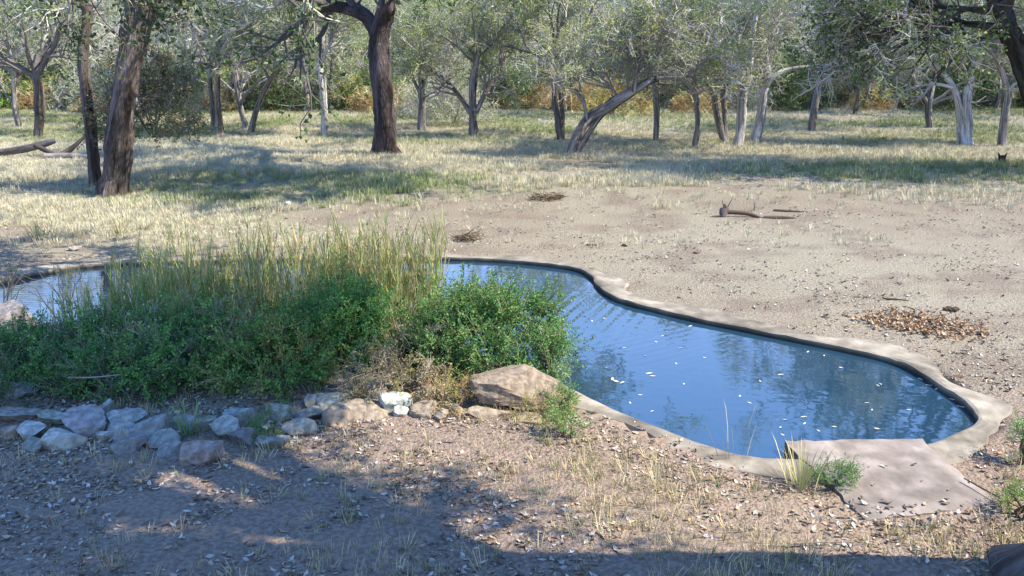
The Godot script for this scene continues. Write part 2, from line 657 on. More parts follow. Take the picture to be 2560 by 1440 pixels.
func _ready() -> void:
	var cam := Camera3D.new()
	cam.name = "camera"
	cam.fov = 35.0
	cam.position = Vector3(0, 3.5, 0)
	cam.rotation_degrees = Vector3(-14.25, 0, 0)
	cam.near = 0.1
	cam.far = 1500.0
	add_child(cam)
	var sky_mat := ProceduralSkyMaterial.new()
	sky_mat.sky_top_color = Color(0.29, 0.47, 0.75)
	sky_mat.sky_horizon_color = Color(0.74, 0.83, 0.95)
	sky_mat.sky_curve = 0.16
	sky_mat.ground_bottom_color = Color(0.42, 0.37, 0.30)
	sky_mat.ground_horizon_color = Color(0.70, 0.76, 0.82)
	sky_mat.sun_angle_max = 12.0
	var sky := Sky.new()
	sky.sky_material = sky_mat
	var env := Environment.new()
	env.background_mode = Environment.BG_SKY
	env.sky = sky
	env.background_energy_multiplier = 1.32
	env.tonemap_mode = Environment.TONE_MAPPER_LINEAR
	env.tonemap_exposure = 2.35
	env.sdfgi_enabled = true
	env.ssao_enabled = true
	env.ssil_enabled = true
	var world := WorldEnvironment.new()
	world.name = "world"
	world.environment = env
	add_child(world)
	var sun := DirectionalLight3D.new()
	sun.name = "sun"
	sun.light_energy = 1.38
	sun.light_color = Color(1.0, 0.965, 0.90)
	sun.light_angular_distance = 0.5
	sun.shadow_enabled = true
	sun.look_at_from_position(Vector3.ZERO, -Vector3(0.659, 0.738, 0.140), Vector3.UP)
	add_child(sun)

	rng.seed = 11
	lumps.noise_type = FastNoiseLite.TYPE_SIMPLEX
	lumps.frequency = 0.05
	lumps.fractal_octaves = 3
	lumps.seed = 5
	patches.noise_type = FastNoiseLite.TYPE_SIMPLEX
	patches.frequency = 0.02
	patches.fractal_octaves = 4
	patches.seed = 8
	materials()
	make_rim()
	build_ground()
	build_pond()
	make_sprays()
	build_slab()
	near_trees()
	woodland()
	bushes()
	grass()
	reeds()
	pond_plants()
	stones()
	dead_wood()
	litter()
	floating_leaves()


func make_rim() -> void:
	var q := PackedVector2Array()
	for p in [[-8.18, -14.17], [-7.76, -15.02], [-6.85, -15.57], [-4.82, -15.85], [-2.72, -16.0], [-1.65, -16.03], [-0.93, -15.96], [-0.21, -15.83], [0.35, -15.6], [0.83, -15.35], [1.15, -15.05], [1.3, -14.58], [1.34, -14.04], [1.46, -13.41], [1.7, -12.95], [2.06, -12.57], [2.44, -12.16], [2.81, -11.85], [3.25, -11.48], [3.67, -11.13], [4.07, -10.8], [4.43, -10.46], [4.6, -10.16], [4.68, -9.68], [4.71, -9.18], [4.71, -8.84], [4.64, -8.51], [4.5, -8.3], [4.24, -8.11], [3.91, -7.88], [3.3, -7.62], [2.85, -7.5], [2.36, -7.54], [2.06, -7.62], [1.78, -7.84], [1.53, -8.11], [1.23, -8.46], [0.91, -8.89], [0.61, -9.36], [0.3, -9.85], [-0.45, -10.5], [-1.93, -10.9], [-3.97, -11.0], [-6.51, -11.0], [-8.2, -11.2], [-9.1, -11.9], [-9.2, -12.9], [-8.75, -13.5]]:
		q.append(Vector2(p[0], p[1]))
	var k := q.size()
	for i in k:
		for t in 3:
			rim.append(q[i].cubic_interpolate(q[(i + 1) % k], q[(i - 1 + k) % k], q[(i + 2) % k], t / 3.0))
	var grown := Geometry2D.offset_polygon(rim, 0.14)
	rim_outer = grown[0]


func build_slab() -> void:
	var o := thing("concrete_ramp", Vector3(3.2, 0, -7.2), "flat pinkish concrete slab projecting over the pond edge", "slab")
	var c := [Vector2(-0.68, -0.62), Vector2(0.60, -0.70), Vector2(0.72, 0.48), Vector2(-0.42, 0.72)]
	var top := [0.07, 0.06, 0.008, -0.012]
	var b := Builder.new()
	var n := 14
	for i in n + 1:
		for j in n + 1:
			var u := float(j) / n
			var w := float(i) / n
			var p: Vector2 = c[0].lerp(c[1], u).lerp(c[3].lerp(c[2], u), w)
			var h: float = lerpf(lerpf(top[0], top[1], u), lerpf(top[3], top[2], u), w)
			h += 0.006 * lumps.get_noise_2d(p.x * 40, p.y * 40)
			if i == 0 or i == n or j == 0 or j == n:
				h -= 0.012
				p += Vector2(lumps.get_noise_2d(p.x * 90, p.y * 90), lumps.get_noise_2d(p.y * 90, p.x * 90 + 40)) * 0.03
			b.v.append(Vector3(p.x, h, p.y))
			b.c.append(Color(0.36, 0.305, 0.262) * (1.0 + 0.3 * lumps.get_noise_2d(p.x * 16, p.y * 16) + 0.15 * lumps.get_noise_2d(p.x * 70, p.y * 70)))
	for i in n:
		for j in n:
			var a := i * (n + 1) + j
			b.ix.append_array(PackedInt32Array([a, a + 1, a + n + 2, a, a + n + 2, a + n + 1]))
	obj("top", b.mesh(M.concrete), o)
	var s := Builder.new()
	var loop := []
	for j in n:
		loop.append(j)
	for i in n:
		loop.append(i * (n + 1) + n)
	for j in n:
		loop.append(n * (n + 1) + n - j)
	for i in n:
		loop.append((n - i) * (n + 1))
	for k in loop.size():
		var p: Vector3 = b.v[loop[k]]
		var q: Vector3 = b.v[loop[(k + 1) % loop.size()]]
		var i := s.v.size()
		s.v.append_array(PackedVector3Array([p, q, Vector3(q.x, -0.6, q.z), Vector3(p.x, -0.6, p.z)]))
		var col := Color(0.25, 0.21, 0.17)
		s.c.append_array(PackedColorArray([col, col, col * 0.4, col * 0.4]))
		s.ix.append_array(PackedInt32Array([i, i + 2, i + 1, i, i + 3, i + 2]))
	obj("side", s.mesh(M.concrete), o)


func near_trees() -> void:
	rng.seed = 21
	tree("tree", Vector3(-10.33, land(-10.33, -23.56), -23.56), "big dark rough-barked tree with leafy shoots round its trunk, nearest standing tree", "tree", "trees standing round the clearing", [[[0, -0.15, 0, 0.506], [0, 0.12, 0, 0.405], [0.07, 0.49, -0.09, 0.342], [0.23, 1.4, -0.17, 0.319], [0.38, 2.31, -0.24, 0.281], [0.57, 3.11, -0.33, 0.285], [0.83, 3.99, -0.32, 0.333], [0.99, 4.86, -0.43, 0.341], [0.75, 5.9, 0.3, 0.280], [1.2, 7.4, 0.6, 0.200]]], [], 8, 3.6, ["greygreen", "greygreen", "dull"], Color(1, 1, 1), Color(0.17, 0.14, 0.12), 0.05, 3, 0.9, 0.85, 5.6, 1.0)
	tree("slim_tree", Vector3(-11.47, land(-11.47, -25.05), -25.05), "slim dark trunk leaning beside the big rough-barked tree", "tree", "trees standing round the clearing", [[[0.02, -0.15, 0, 0.220], [0.02, 0.12, 0, 0.176], [0.06, 0.75, 0.08, 0.153], [0.01, 1.49, -0.11, 0.142], [-0.1, 2.55, -0.31, 0.147], [-0.05, 3.6, -0.28, 0.134], [0, 4.95, -0.42, 0.123], [-1.9, 5.8, 0, 0.100], [-2.2, 7, 0.3, 0.060]]], [], 4, 2.6, ["greygreen"], Color(1, 1, 1), Color(0.17, 0.14, 0.12), 0.05, 3, 0.9, 0.9, 5.4, 1.0)
	tree("tree", Vector3(-4.69, land(-4.69, -33.84), -33.84), "tall dark tree with a curving bough and a torn stub at its foot", "tree", "trees standing round the clearing", [[[0, -0.15, 0, 0.590], [0, 0.12, 0, 0.472], [0.08, 0.82, 0.2, 0.401], [0.06, 1.96, 0.18, 0.376], [-0.02, 3.09, 0.33, 0.357], [-0.02, 4.05, 0.32, 0.340], [0.16, 4.86, 0.39, 0.309], [0.36, 5.39, 0.65, 0.285], [0.3, 5.9, -0.6, 0.280], [0.9, 7.6, -0.5, 0.180]]], [[[-0.09, 4.12, 0, 0.257], [-0.33, 4.68, -0.22, 0.258], [-0.72, 5.07, -0.53, 0.245], [-1.3, 5.27, -1.02, 0.219], [-2.08, 5.35, -1.28, 0.191], [-2.85, 5.11, -1.4, 0.133]], [[0.35, 0.34, 0, 0.118], [0.5, 0.08, -0.24, 0.119], [0.62, -0.12, -0.19, 0.082]], [[0.3, 5.6, -0.6, 0.200], [2.2, 7.2, 2.5, 0.140], [4.4, 7.9, 8.6, 0.070]], [[1.6, 7.6, 4, 0.120], [2.6, 7.9, 7, 0.100], [3.6, 8, 10.6, 0.060]], [[2.2, 7.2, 2.5, 0.120], [4.2, 7.8, 6, 0.100], [6.2, 7.9, 9.4, 0.060]], [[0.3, 5.8, -0.6, 0.180], [1.6, 7.6, 4, 0.130], [2.6, 8.2, 9, 0.070]], [[2.2, 7.2, 2.5, 0.120], [4.6, 7.6, 4, 0.100], [7.4, 7.6, 8, 0.060]]], 8, 4.0, ["greygreen", "greygreen", "dark"], Color(1, 1, 1), Color(0.12, 0.1, 0.1), 0.05, 3, 0.9, 0.8, 6.3, 1.35)
	tree("tree", Vector3(-21.95, land(-21.95, -42.75), -42.75), "dark trunked tree beyond the fallen dead log", "tree", "trees standing round the clearing", [[[-0.01, -0.15, 0, 0.232], [0, 0.12, 0, 0.185], [0.17, 1, -0.04, 0.212], [0.36, 2.09, 0.11, 0.219], [0.35, 2.89, 0.15, 0.181], [0.43, 3.68, -0.11, 0.136]]], [], 7, 2.6, ["greygreen"], Color(1, 1, 1), Color(0.19, 0.17, 0.15), 0.05, 3, 0.56, 0.7, 2.7, 1.0)
	tree("pale_tree", Vector3(-8.8, land(-8.8, -43.44), -43.44), "white barked tree forking low against dark green bushes", "tree", "trees standing round the clearing", [[[0, -0.15, 0, 0.223], [0, 0.12, 0, 0.179], [0.04, 1.15, 0.09, 0.159], [0.02, 2.24, 0.09, 0.158], [-0.08, 3.32, -0.14, 0.139], [0.1, 4.57, -0.11, 0.101], [0.26, 5.62, 0.06, 0.082]]], [[[-0.11, 2.93, 0, 0.111], [-0.69, 3.14, -0.34, 0.093], [-1.21, 3.39, -0.41, 0.074], [-1.74, 3.9, -0.65, 0.056]], [[0.02, 3.32, 0, 0.083], [0.37, 3.94, 0.29, 0.073], [0.64, 4.47, 0.27, 0.055]]], 6, 2.2, ["greygreen"], Color(1, 1, 1), Color(0.8, 0.77, 0.74), 0.05, 3, 0.56, 0.7, 2.7, 1.0)
	tree("tree", Vector3(-13.77, land(-13.77, -43.44), -43.44), "straight pale brown trunk standing close against its twin", "tree", "trees standing round the clearing", [[[0, -0.15, 0, 0.282], [0, 0.12, 0, 0.226], [0.02, 1.14, -0.06, 0.150], [0.05, 2.42, -0.14, 0.130], [0.21, 3.86, -0.12, 0.111], [0.48, 4.92, 0.06, 0.082]]], [], 5, 2.2, ["greygreen"], Color(1, 1, 1), Color(0.4, 0.34, 0.27), 0.05, 3, 0.56, 0.7, 2.7, 1.0)
	tree("tree", Vector3(-14.37, land(-14.37, -44.38), -44.38), "thin grey trunk of the close pair, bowed outward", "tree", "trees standing round the clearing", [[[0.02, -0.15, 0, 0.156], [0.02, 0.12, 0, 0.125], [0.05, 1.47, -0.09, 0.105], [0, 2.58, -0.17, 0.114], [0.22, 3.87, -0.29, 0.085]]], [], 4, 2.0, ["greygreen", "bare"], Color(1, 1, 1), Color(0.36, 0.33, 0.29), 0.05, 3, 0.56, 0.7, 2.7, 1.0)
	tree("leaning_tree", Vector3(-12.73, land(-12.73, -45.11), -45.11), "slender grey tree leaning and forking above yellow grass", "tree", "trees standing round the clearing", [[[-0.02, -0.15, 0, 0.207], [0, 0.12, 0, 0.166], [0.34, 1.06, 0.13, 0.126], [0.77, 2.01, 0.06, 0.125], [1.39, 2.94, -0.03, 0.125], [2.02, 3.78, 0.15, 0.086]]], [], 5, 2.2, ["greygreen"], Color(1, 1, 1), Color(0.38, 0.35, 0.31), 0.05, 3, 0.56, 0.7, 2.7, 1.0)
	tree("pale_tree", Vector3(-13.78, land(-13.78, -62.16), -62.16), "pinkish white trunk deep in the green bushes", "tree", "trees standing round the clearing", [[[0, -0.15, 0, 0.334], [0, 0.12, 0, 0.268], [0.04, 1.44, -0.05, 0.200], [0.03, 2.73, 0.05, 0.225], [-0.01, 4.27, 0.06, 0.158]]], [], 5, 3.0, ["greygreen"], Color(1, 1, 1), Color(0.72, 0.6, 0.55), 0.05, 3, 0.56, 0.7, 2.7, 1.0)
	tree("tree", Vector3(-4.57, land(-4.57, -46.92), -46.92), "grey tree with a white blaze near its foot", "tree", "trees standing round the clearing", [[[0, -0.15, 0, 0.279], [0, 0.12, 0, 0.223], [0.02, 1.15, -0.1, 0.182], [0.02, 2.34, 0.01, 0.150], [-0.05, 3.31, 0.06, 0.110]]], [[[0.1, 1.65, 0, 0.091], [0.63, 1.94, -0.24, 0.071], [1.12, 2.22, -0.56, 0.041]], [[-0.02, 1.75, 0, 0.090], [-0.44, 2.72, -0.07, 0.080], [-0.66, 3.89, -0.54, 0.050]]], 6, 2.1, ["bare", "greygreen"], Color(1, 1, 1), Color(0.36, 0.34, 0.33), 0.05, 3, 0.56, 0.7, 2.7, 1.0)
	tree("tree", Vector3(-1.78, land(-1.78, -42.75), -42.75), "grey tree with two curving arms, yellow green leaves above", "tree", "trees standing round the clearing", [[[0.02, -0.15, 0, 0.278], [0.02, 0.12, 0, 0.222], [-0.02, 1.19, 0.14, 0.174], [0, 2.44, -0.07, 0.174], [0.14, 3.32, -0.1, 0.127], [0.34, 4.29, 0.14, 0.090]]], [[[-0.1, 1.04, 0, 0.120], [-0.42, 1.55, 0.04, 0.110], [-0.8, 2.09, 0.29, 0.100], [-1.3, 2.66, 0.35, 0.081], [-1.99, 3.01, 0.65, 0.054]], [[0.12, 1.09, 0, 0.120], [0.42, 1.72, -0.06, 0.110], [0.78, 2.34, -0.3, 0.101], [1.26, 2.93, -0.74, 0.074]]], 7, 2.3, ["limegreen", "limegreen", "greygreen"], Color(1, 1, 1), Color(0.36, 0.33, 0.31), 0.05, 3, 0.56, 0.7, 2.7, 1.0)
	tree("tree", Vector3(2.19, land(2.19, -42.09), -42.09), "dark twisted tree of two entwined stems", "tree", "trees standing round the clearing", [[[0.04, -0.15, 0, 0.228], [0.04, 0.12, 0, 0.182], [-0.05, 0.87, 0.09, 0.199], [-0.2, 1.75, -0.08, 0.181], [-0.25, 2.8, -0.13, 0.162], [-0.47, 3.85, -0.13, 0.107]], [[0.07, -0.15, 0, 0.137], [0.07, 0.12, 0, 0.109], [0.1, 1.04, -0.03, 0.118], [0.02, 1.92, -0.11, 0.136], [0.19, 2.89, -0.23, 0.126], [0.42, 3.85, -0.38, 0.081]]], [], 8, 2.4, ["limegreen", "greygreen"], Color(1, 1, 1), Color(0.26, 0.23, 0.21), 0.05, 3, 0.56, 0.7, 2.7, 1.0)
	tree("leaning_tree", Vector3(2.29, land(2.29, -33.84), -33.84), "split trunk tree leaning low over the grass", "tree", "trees standing round the clearing", [[[-0.11, -0.15, 0, 0.240], [-0.1, 0.12, 0, 0.192], [0.13, 0.81, 0.08, 0.175], [0.57, 1.4, -0.14, 0.183], [1.23, 1.8, -0.19, 0.183], [1.95, 2.23, -0.24, 0.168], [2.52, 2.6, -0.03, 0.130], [3.04, 2.82, -0.33, 0.102]], [[0.05, -0.15, 0, 0.166], [0.07, 0.12, 0, 0.133], [0.47, 0.73, 0, 0.110], [0.94, 1.44, -0.2, 0.110], [1.66, 1.93, -0.41, 0.103], [2.29, 2.33, -0.63, 0.074]]], [[[0.46, 1.24, 0, 0.066], [0.37, 1.74, -0.02, 0.066], [0.2, 2.23, -0.26, 0.058], [-0.28, 2.58, -0.21, 0.036]], [[2.91, 2.8, 0, 0.087], [3.66, 2.8, -0.14, 0.065], [4.28, 2.86, -0.35, 0.044]], [[2.14, 2.31, 0, 0.087], [2.22, 3.01, -0.05, 0.079], [2.41, 3.92, -0.17, 0.058]]], 6, 2.0, ["limegreen", "greygreen", "bare"], Color(1, 1, 1), Color(0.38, 0.34, 0.31), 0.05, 3, 0.56, 0.7, 2.7, 1.0)
	tree("tree", Vector3(6.44, land(6.44, -41.24), -41.24), "plain grey post-like trunk behind the leaning tree", "tree", "trees standing round the clearing", [[[0, -0.15, 0, 0.145], [0, 0.12, 0, 0.116], [-0.02, 0.92, 0.11, 0.124], [-0.07, 1.96, -0.06, 0.142], [-0.26, 2.82, -0.15, 0.115], [-0.43, 3.84, 0.1, 0.078]]], [], 5, 2.2, ["greygreen", "bare"], Color(1, 1, 1), Color(0.42, 0.4, 0.37), 0.05, 3, 0.56, 0.7, 2.7, 1.0)
	tree("tree", Vector3(7.48, land(7.48, -37.44), -37.44), "grey tree holding one long level bough over the grass", "tree", "trees standing round the clearing", [[[-0.03, -0.15, 0, 0.153], [-0.03, 0.12, 0, 0.122], [0, 1, 0.14, 0.105], [-0.04, 1.94, -0.15, 0.113], [-0.31, 2.49, -0.01, 0.128], [-0.67, 3.12, 0.03, 0.103], [-0.81, 3.96, 0.08, 0.071]]], [[[-0.19, 2.18, 0, 0.072], [-0.73, 2.49, -0.16, 0.064], [-1.35, 2.56, -0.36, 0.048], [-1.83, 2.72, -0.39, 0.032]], [[-0.17, 2.23, 0, 0.072], [0.48, 2.42, 0.17, 0.064], [1.21, 2.61, 0.43, 0.040]]], 6, 2.2, ["greygreen", "bare"], Color(1, 1, 1), Color(0.4, 0.37, 0.34), 0.05, 3, 0.56, 0.7, 2.7, 1.0)
	tree("tree", Vector3(9.08, land(9.08, -39.64), -39.64), "grey tree of two stems spreading upward from one foot", "tree", "trees standing round the clearing", [[[0.08, -0.15, 0, 0.194], [0.07, 0.12, 0, 0.155], [-0.24, 1.01, -0.12, 0.137], [-0.56, 2.19, 0.14, 0.118], [-0.83, 3.34, 0, 0.084]], [[0.12, -0.15, 0, 0.150], [0.12, 0.12, 0, 0.120], [0.05, 1.34, -0.27, 0.103], [-0.12, 2.43, -0.22, 0.094], [0.05, 3.5, -0.57, 0.068]]], [], 7, 2.3, ["greygreen", "bare"], Color(1, 1, 1), Color(0.34, 0.31, 0.29), 0.05, 3, 0.56, 0.7, 2.7, 1.0)
	tree("pale_tree", Vector3(9.33, land(9.33, -37.79), -37.79), "tall smooth pale tree with a thin second stem", "tree", "trees standing round the clearing", [[[-0.06, -0.15, 0, 0.246], [-0.05, 0.12, 0, 0.197], [0.09, 0.96, -0.13, 0.147], [0.09, 1.93, -0.04, 0.130], [0.23, 2.87, -0.09, 0.121], [0.23, 4.12, 0.12, 0.104], [0.32, 5.04, 0.02, 0.087], [0.53, 5.64, 0.11, 0.071]], [[-0.11, -0.15, 0, 0.103], [-0.1, 0.12, 0, 0.082], [-0.05, 1.76, -0.24, 0.082], [-0.09, 2.79, -0.21, 0.081], [-0.3, 3.81, -0.39, 0.057]]], [], 7, 2.3, ["greygreen", "bare"], Color(1, 1, 1), Color(0.76, 0.73, 0.7), 0.05, 3, 0.56, 0.6, 2.7, 1.0)
	tree("pale_tree", Vector3(10.68, land(10.68, -40.22), -40.22), "white tree throwing one long arching bough across the gap", "tree", "trees standing round the clearing", [[[-0.08, -0.15, 0, 0.273], [-0.07, 0.12, 0, 0.218], [0.15, 1.14, -0.15, 0.191], [0.23, 2.16, -0.11, 0.164], [0.38, 2.67, -0.14, 0.146], [0.15, 3.67, 0.01, 0.094]]], [[[0.28, 2.5, 0, 0.129], [0.53, 2.84, 0.07, 0.111], [1.03, 3.1, 0.06, 0.103], [1.74, 3.22, 0.21, 0.085], [2.47, 3.24, 0.33, 0.076], [3.12, 3.35, 0.36, 0.059], [3.86, 3.09, 0.51, 0.034]]], 5, 2.2, ["bare", "greygreen"], Color(1, 1, 1), Color(0.78, 0.76, 0.74), 0.05, 3, 0.56, 0.7, 2.7, 1.0)
	tree("tree", Vector3(15.09, land(15.09, -46.39), -46.39), "patchy barked tree slanting under the arching bough", "tree", "trees standing round the clearing", [[[-0.04, -0.15, 0, 0.238], [-0.04, 0.12, 0, 0.191], [-0.03, 0.99, 0.04, 0.180], [0.15, 1.96, -0.15, 0.159], [0.4, 2.89, -0.14, 0.129], [0.64, 3.88, -0.04, 0.088]]], [], 6, 2.4, ["greygreen", "bare"], Color(1, 1, 1), Color(0.3, 0.28, 0.27), 0.05, 3, 0.56, 0.7, 2.7, 1.0)
	tree("tree", Vector3(21.67, land(21.67, -58.63), -58.63), "small brown tree by the rusty bank", "tree", "trees standing round the clearing", [[[0, -0.15, 0, 0.174], [0, 0.12, 0, 0.139], [0.08, 1.31, 0, 0.126], [-0.01, 2.65, 0.05, 0.112], [-0.36, 3.98, 0.12, 0.074]]], [[[0.11, 1.51, 0, 0.075], [0.51, 2.17, -0.08, 0.063], [0.89, 2.77, -0.38, 0.038]]], 5, 2.6, ["greygreen"], Color(1, 1, 1), Color(0.27, 0.22, 0.17), 0.05, 3, 0.56, 0.7, 2.7, 1.0)
	tree("pale_tree", Vector3(27.35, land(27.35, -66.66), -66.66), "pale straight trunk far behind, below a leafy gap", "tree", "trees standing round the clearing", [[[-0.06, -0.15, 0, 0.233], [-0.06, 0.12, 0, 0.186], [0, 1.56, -0.11, 0.171], [-0.04, 3.23, 0.04, 0.142], [-0.01, 4.87, -0.09, 0.113]]], [], 5, 3.0, ["greygreen"], Color(1, 1, 1), Color(0.6, 0.57, 0.54), 0.05, 3, 0.56, 0.7, 2.7, 1.0)
	tree("pale_tree", Vector3(28.18, land(28.18, -64.08), -64.08), "grey white trunk among dark green bushes on the bank", "tree", "trees standing round the clearing", [[[0, -0.15, 0, 0.259], [0, 0.12, 0, 0.207], [-0.02, 1.51, -0.08, 0.192], [-0.39, 3.24, -0.06, 0.150], [-0.83, 4.81, -0.05, 0.108]]], [], 5, 3.0, ["greygreen"], Color(1, 1, 1), Color(0.6, 0.58, 0.56), 0.05, 3, 0.56, 0.7, 2.7, 1.0)
	tree("pale_tree", Vector3(19.12, land(19.12, -38.88), -38.88), "bluish white double trunk with a dead branch drooping", "tree", "trees standing round the clearing", [[[-0.08, -0.15, 0, 0.274], [-0.08, 0.12, 0, 0.219], [-0.18, 0.89, -0.13, 0.185], [-0.49, 1.88, -0.06, 0.134], [-0.85, 2.61, -0.21, 0.117], [-1.53, 3.18, -0.13, 0.083]], [[0.13, -0.15, 0, 0.274], [0.11, 0.12, 0, 0.219], [-0.11, 1.56, 0, 0.201], [-0.07, 2.53, -0.08, 0.175], [0.19, 3.66, -0.06, 0.190], [0.38, 4.3, 0.06, 0.123]]], [[[-0.77, 2.34, 0, 0.067], [-1.52, 2.5, 0, 0.058], [-2.43, 2.41, 0.22, 0.041], [-3.05, 2.19, 0.38, 0.025]], [[0.14, 3.58, 0, 0.115], [0.63, 3.94, 0.3, 0.098], [1.52, 4.05, 0.29, 0.073]], [[-0.08, 2.7, 0, 0.075], [-0.64, 2.86, -0.03, 0.058], [-0.52, 3.5, -0.25, 0.042]]], 7, 2.4, ["bare", "greygreen"], Color(1, 1, 1), Color(0.78, 0.79, 0.81), 0.05, 3, 0.56, 0.7, 2.7, 1.0)
	tree("tree", Vector3(20.41, land(20.41, -38.33), -38.33), "dark lower, pale upper trunk nearest the shaded edge of the clearing", "tree", "trees standing round the clearing", [[[-0.01, -0.15, 0, 0.229], [-0.01, 0.12, 0, 0.183], [-0.05, 1.1, 0.01, 0.149], [0.01, 2.06, -0.1, 0.148], [-0.25, 2.79, -0.04, 0.115], [-0.59, 3.42, -0.09, 0.082]]], [[[-0.08, 2.31, 0, 0.082], [0.45, 2.71, -0.15, 0.066], [0.93, 3.34, -0.44, 0.049]]], 5, 2.3, ["greygreen", "dark"], Color(1, 1, 1), Color(0.38, 0.36, 0.35), 0.05, 3, 0.56, 0.7, 2.7, 1.0)
	tree("tree", Vector3(-15.24, land(-15.24, -43.44), -43.44), "thin grey sapling behind the leafy shoots of the big tree", "tree", "trees standing round the clearing", [[[0, -0.15, 0, 0.141], [0, 0.12, 0, 0.113], [0.04, 1.14, -0.07, 0.094], [0.1, 2.42, -0.1, 0.084], [0.52, 3.68, 0.04, 0.064]]], [[[0.11, 2.15, 0, 0.084], [0.66, 2.79, 0.15, 0.083], [1.33, 3.23, 0.39, 0.073], [2.24, 4.38, 0.69, 0.054], [3.09, 5.41, 0.86, 0.036]]], 4, 2.2, ["greygreen", "bare"], Color(1, 1, 1), Color(0.4, 0.38, 0.33), 0.05, 3, 0.56, 0.7, 2.7, 1.0)
	tree("tree", Vector3(16.94, land(16.94, -28.45), -28.45), "black trunked tree entering from the side, dark branches spread across", "tree", "trees standing round the clearing", [[[0.03, -0.15, 0, 0.483], [0, 0.12, 0, 0.386], [-0.55, 1.59, -0.14, 0.333], [-1.27, 2.91, -0.01, 0.304], [-1.76, 3.85, -0.01, 0.277], [-2.21, 4.54, 0.1, 0.262], [-2.41, 5.46, -0.1, 0.226], [-2.2, 7.5, 0, 0.200]]], [[[-2.19, 4.29, 0, 0.132], [-2.7, 4.44, -0.21, 0.109], [-3.46, 4.49, -0.14, 0.084], [-4.23, 4.42, -0.28, 0.060], [-4.93, 4.44, -0.37, 0.036]], [[-2.23, 4.77, 0, 0.119], [-3.04, 4.86, 0.13, 0.095], [-4.05, 4.92, 0.5, 0.070], [-5, 4.97, 0.52, 0.047]], [[-1.87, 4.14, 0, 0.144], [-1.67, 4.02, 0.23, 0.119], [-1.06, 3.85, 0.45, 0.083]], [[-2.03, 4.43, 0, 0.108], [-2.81, 4.03, -0.38, 0.073], [-3.32, 3.98, -0.84, 0.056], [-4.13, 4.11, -1.28, 0.038]], [[-1.6, 5.2, 0, 0.200], [0.5, 6.8, -0.5, 0.140], [2.6, 7.4, 0.2, 0.070]], [[-1.6, 5.2, 0, 0.200], [1, 6.9, 0.5, 0.140], [4.4, 7.4, 1.2, 0.070]], [[-1.7, 5.6, 0, 0.180], [-0.5, 7.2, -1.5, 0.120], [0.4, 7.8, 1.4, 0.060]]], 8, 4.0, ["bare", "greygreen", "dark"], Color(1, 1, 1), Color(0.07, 0.07, 0.06), 0.05, 3, 0.56, 0.75, 3.0, 1.3)
	# leafy shoots round the foot of the big tree
	rng.seed = 33
	bush("shrub", Vector3(-9.75, 1.4, -25.1), "dull leaved thicket of shoots wrapped round the big rough-barked tree", "shrub", "", 2.9, 2.4, 1.7, 190, ["dull", "dark", "dull", "greygreen"], Color(0.95, 0.95, 0.95), 0.6)
	overhanging_trees()


# Two big trees beside the camera's ground, whose crowns shade the bank.
func overhanging_trees() -> void:
	rng.seed = 77
	var o := thing("tree", Vector3(4.05, 0, -5.4), "grey tree foot with a dark hollow at the near corner of the bank", "tree")
	var b := Builder.new()
	var pr := smooth([[-0.12, -0.2, -0.1, 0.62], [-0.02, 0.12, -0.05, 0.46], [0.12, 0.5, 0, 0.36], [0.35, 1.4, 0.1, 0.31], [0.6, 3.0, 0.3, 0.29], [0.6, 5.0, 0.7, 0.27], [0.5, 6.6, 0.9, 0.22]])
	b.tube(pr[0], pr[1], 22, Color(0.15, 0.14, 0.135), 0.3, lumps, true)
	obj("trunk", b.mesh(M.bark), o)
	var tips := []
	for way in [[0.2, 6.9, -4.9, 2], [1.4, 7.2, -3.9, 2], [2.6, 7.0, -3.7, 2], [4.1, 7.2, -3.7, 2], [5.3, 7.3, -3.9, 1], [5.6, 6.8, -4.6, 1], [1.0, 6.7, -6.5, 3], [2.6, 7.5, -6.1, 2], [1.9, 6.9, -7.7, 3], [0.6, 6.9, -8.1, 2], [2.9, 7.6, -8.8, 3], [1.2, 7.1, -9.4, 3], [2.7, 7.5, -4.8, 2], [0.2, 7.1, -6.6, 2]]:
		var lb := Builder.new()
		var t := Vector3(way[0], way[1], way[2]) - o.position
		var s := Vector3(0.6, 5.2, 0.7)
		var path := smooth([[s.x, s.y, s.z, 0.16], [lerpf(s.x, t.x, 0.35), lerpf(s.y, t.y, 0.5) + 0.3, lerpf(s.z, t.z, 0.35), 0.11], [lerpf(s.x, t.x, 0.7), lerpf(s.y, t.y, 0.85) + 0.2, lerpf(s.z, t.z, 0.7), 0.08], [t.x, t.y, t.z, 0.05]])
		lb.tube(path[0], path[1], 9, Color(0.25, 0.235, 0.22), 0.12, lumps)
		for k in int(way[3]):
			var p: PackedVector3Array = path[0]
			spread(lb, p, path[1], unit(), 1.0, 1, 3, Color(0.25, 0.235, 0.22), 0.02, tips)
		obj("limb", lb.mesh(M.bark), o)
	leaf_out(o, tips.filter(func(t): return t[0].y > 5.4), ["greygreen", "dark"], Color(1, 1, 1), 0.9, 1.05)
	tree("tree", Vector3(-11.4, 0, -15.2), "tree out to the side whose boughs shade the near bank of the pond", "tree", "", [[[0, -0.2, 0, 0.42], [0.1, 1, 0, 0.3], [0.3, 3, -0.3, 0.26], [0.9, 5, -0.8, 0.2], [1.6, 6.4, -1.2, 0.14]]], [[[0.5, 4.0, -0.5, 0.14], [3.4, 5.6, 0.0, 0.1], [6.4, 6.0, 0.4, 0.06]], [[0.5, 4.0, -0.4, 0.14], [4.0, 5.6, 0.6, 0.1], [8.2, 5.9, 1.1, 0.06]]], 6, 2.9, ["greygreen", "dark"], Color(0.9, 0.9, 0.9), Color(0.25, 0.22, 0.2), 0.03, 3, 1.0, 0.8)


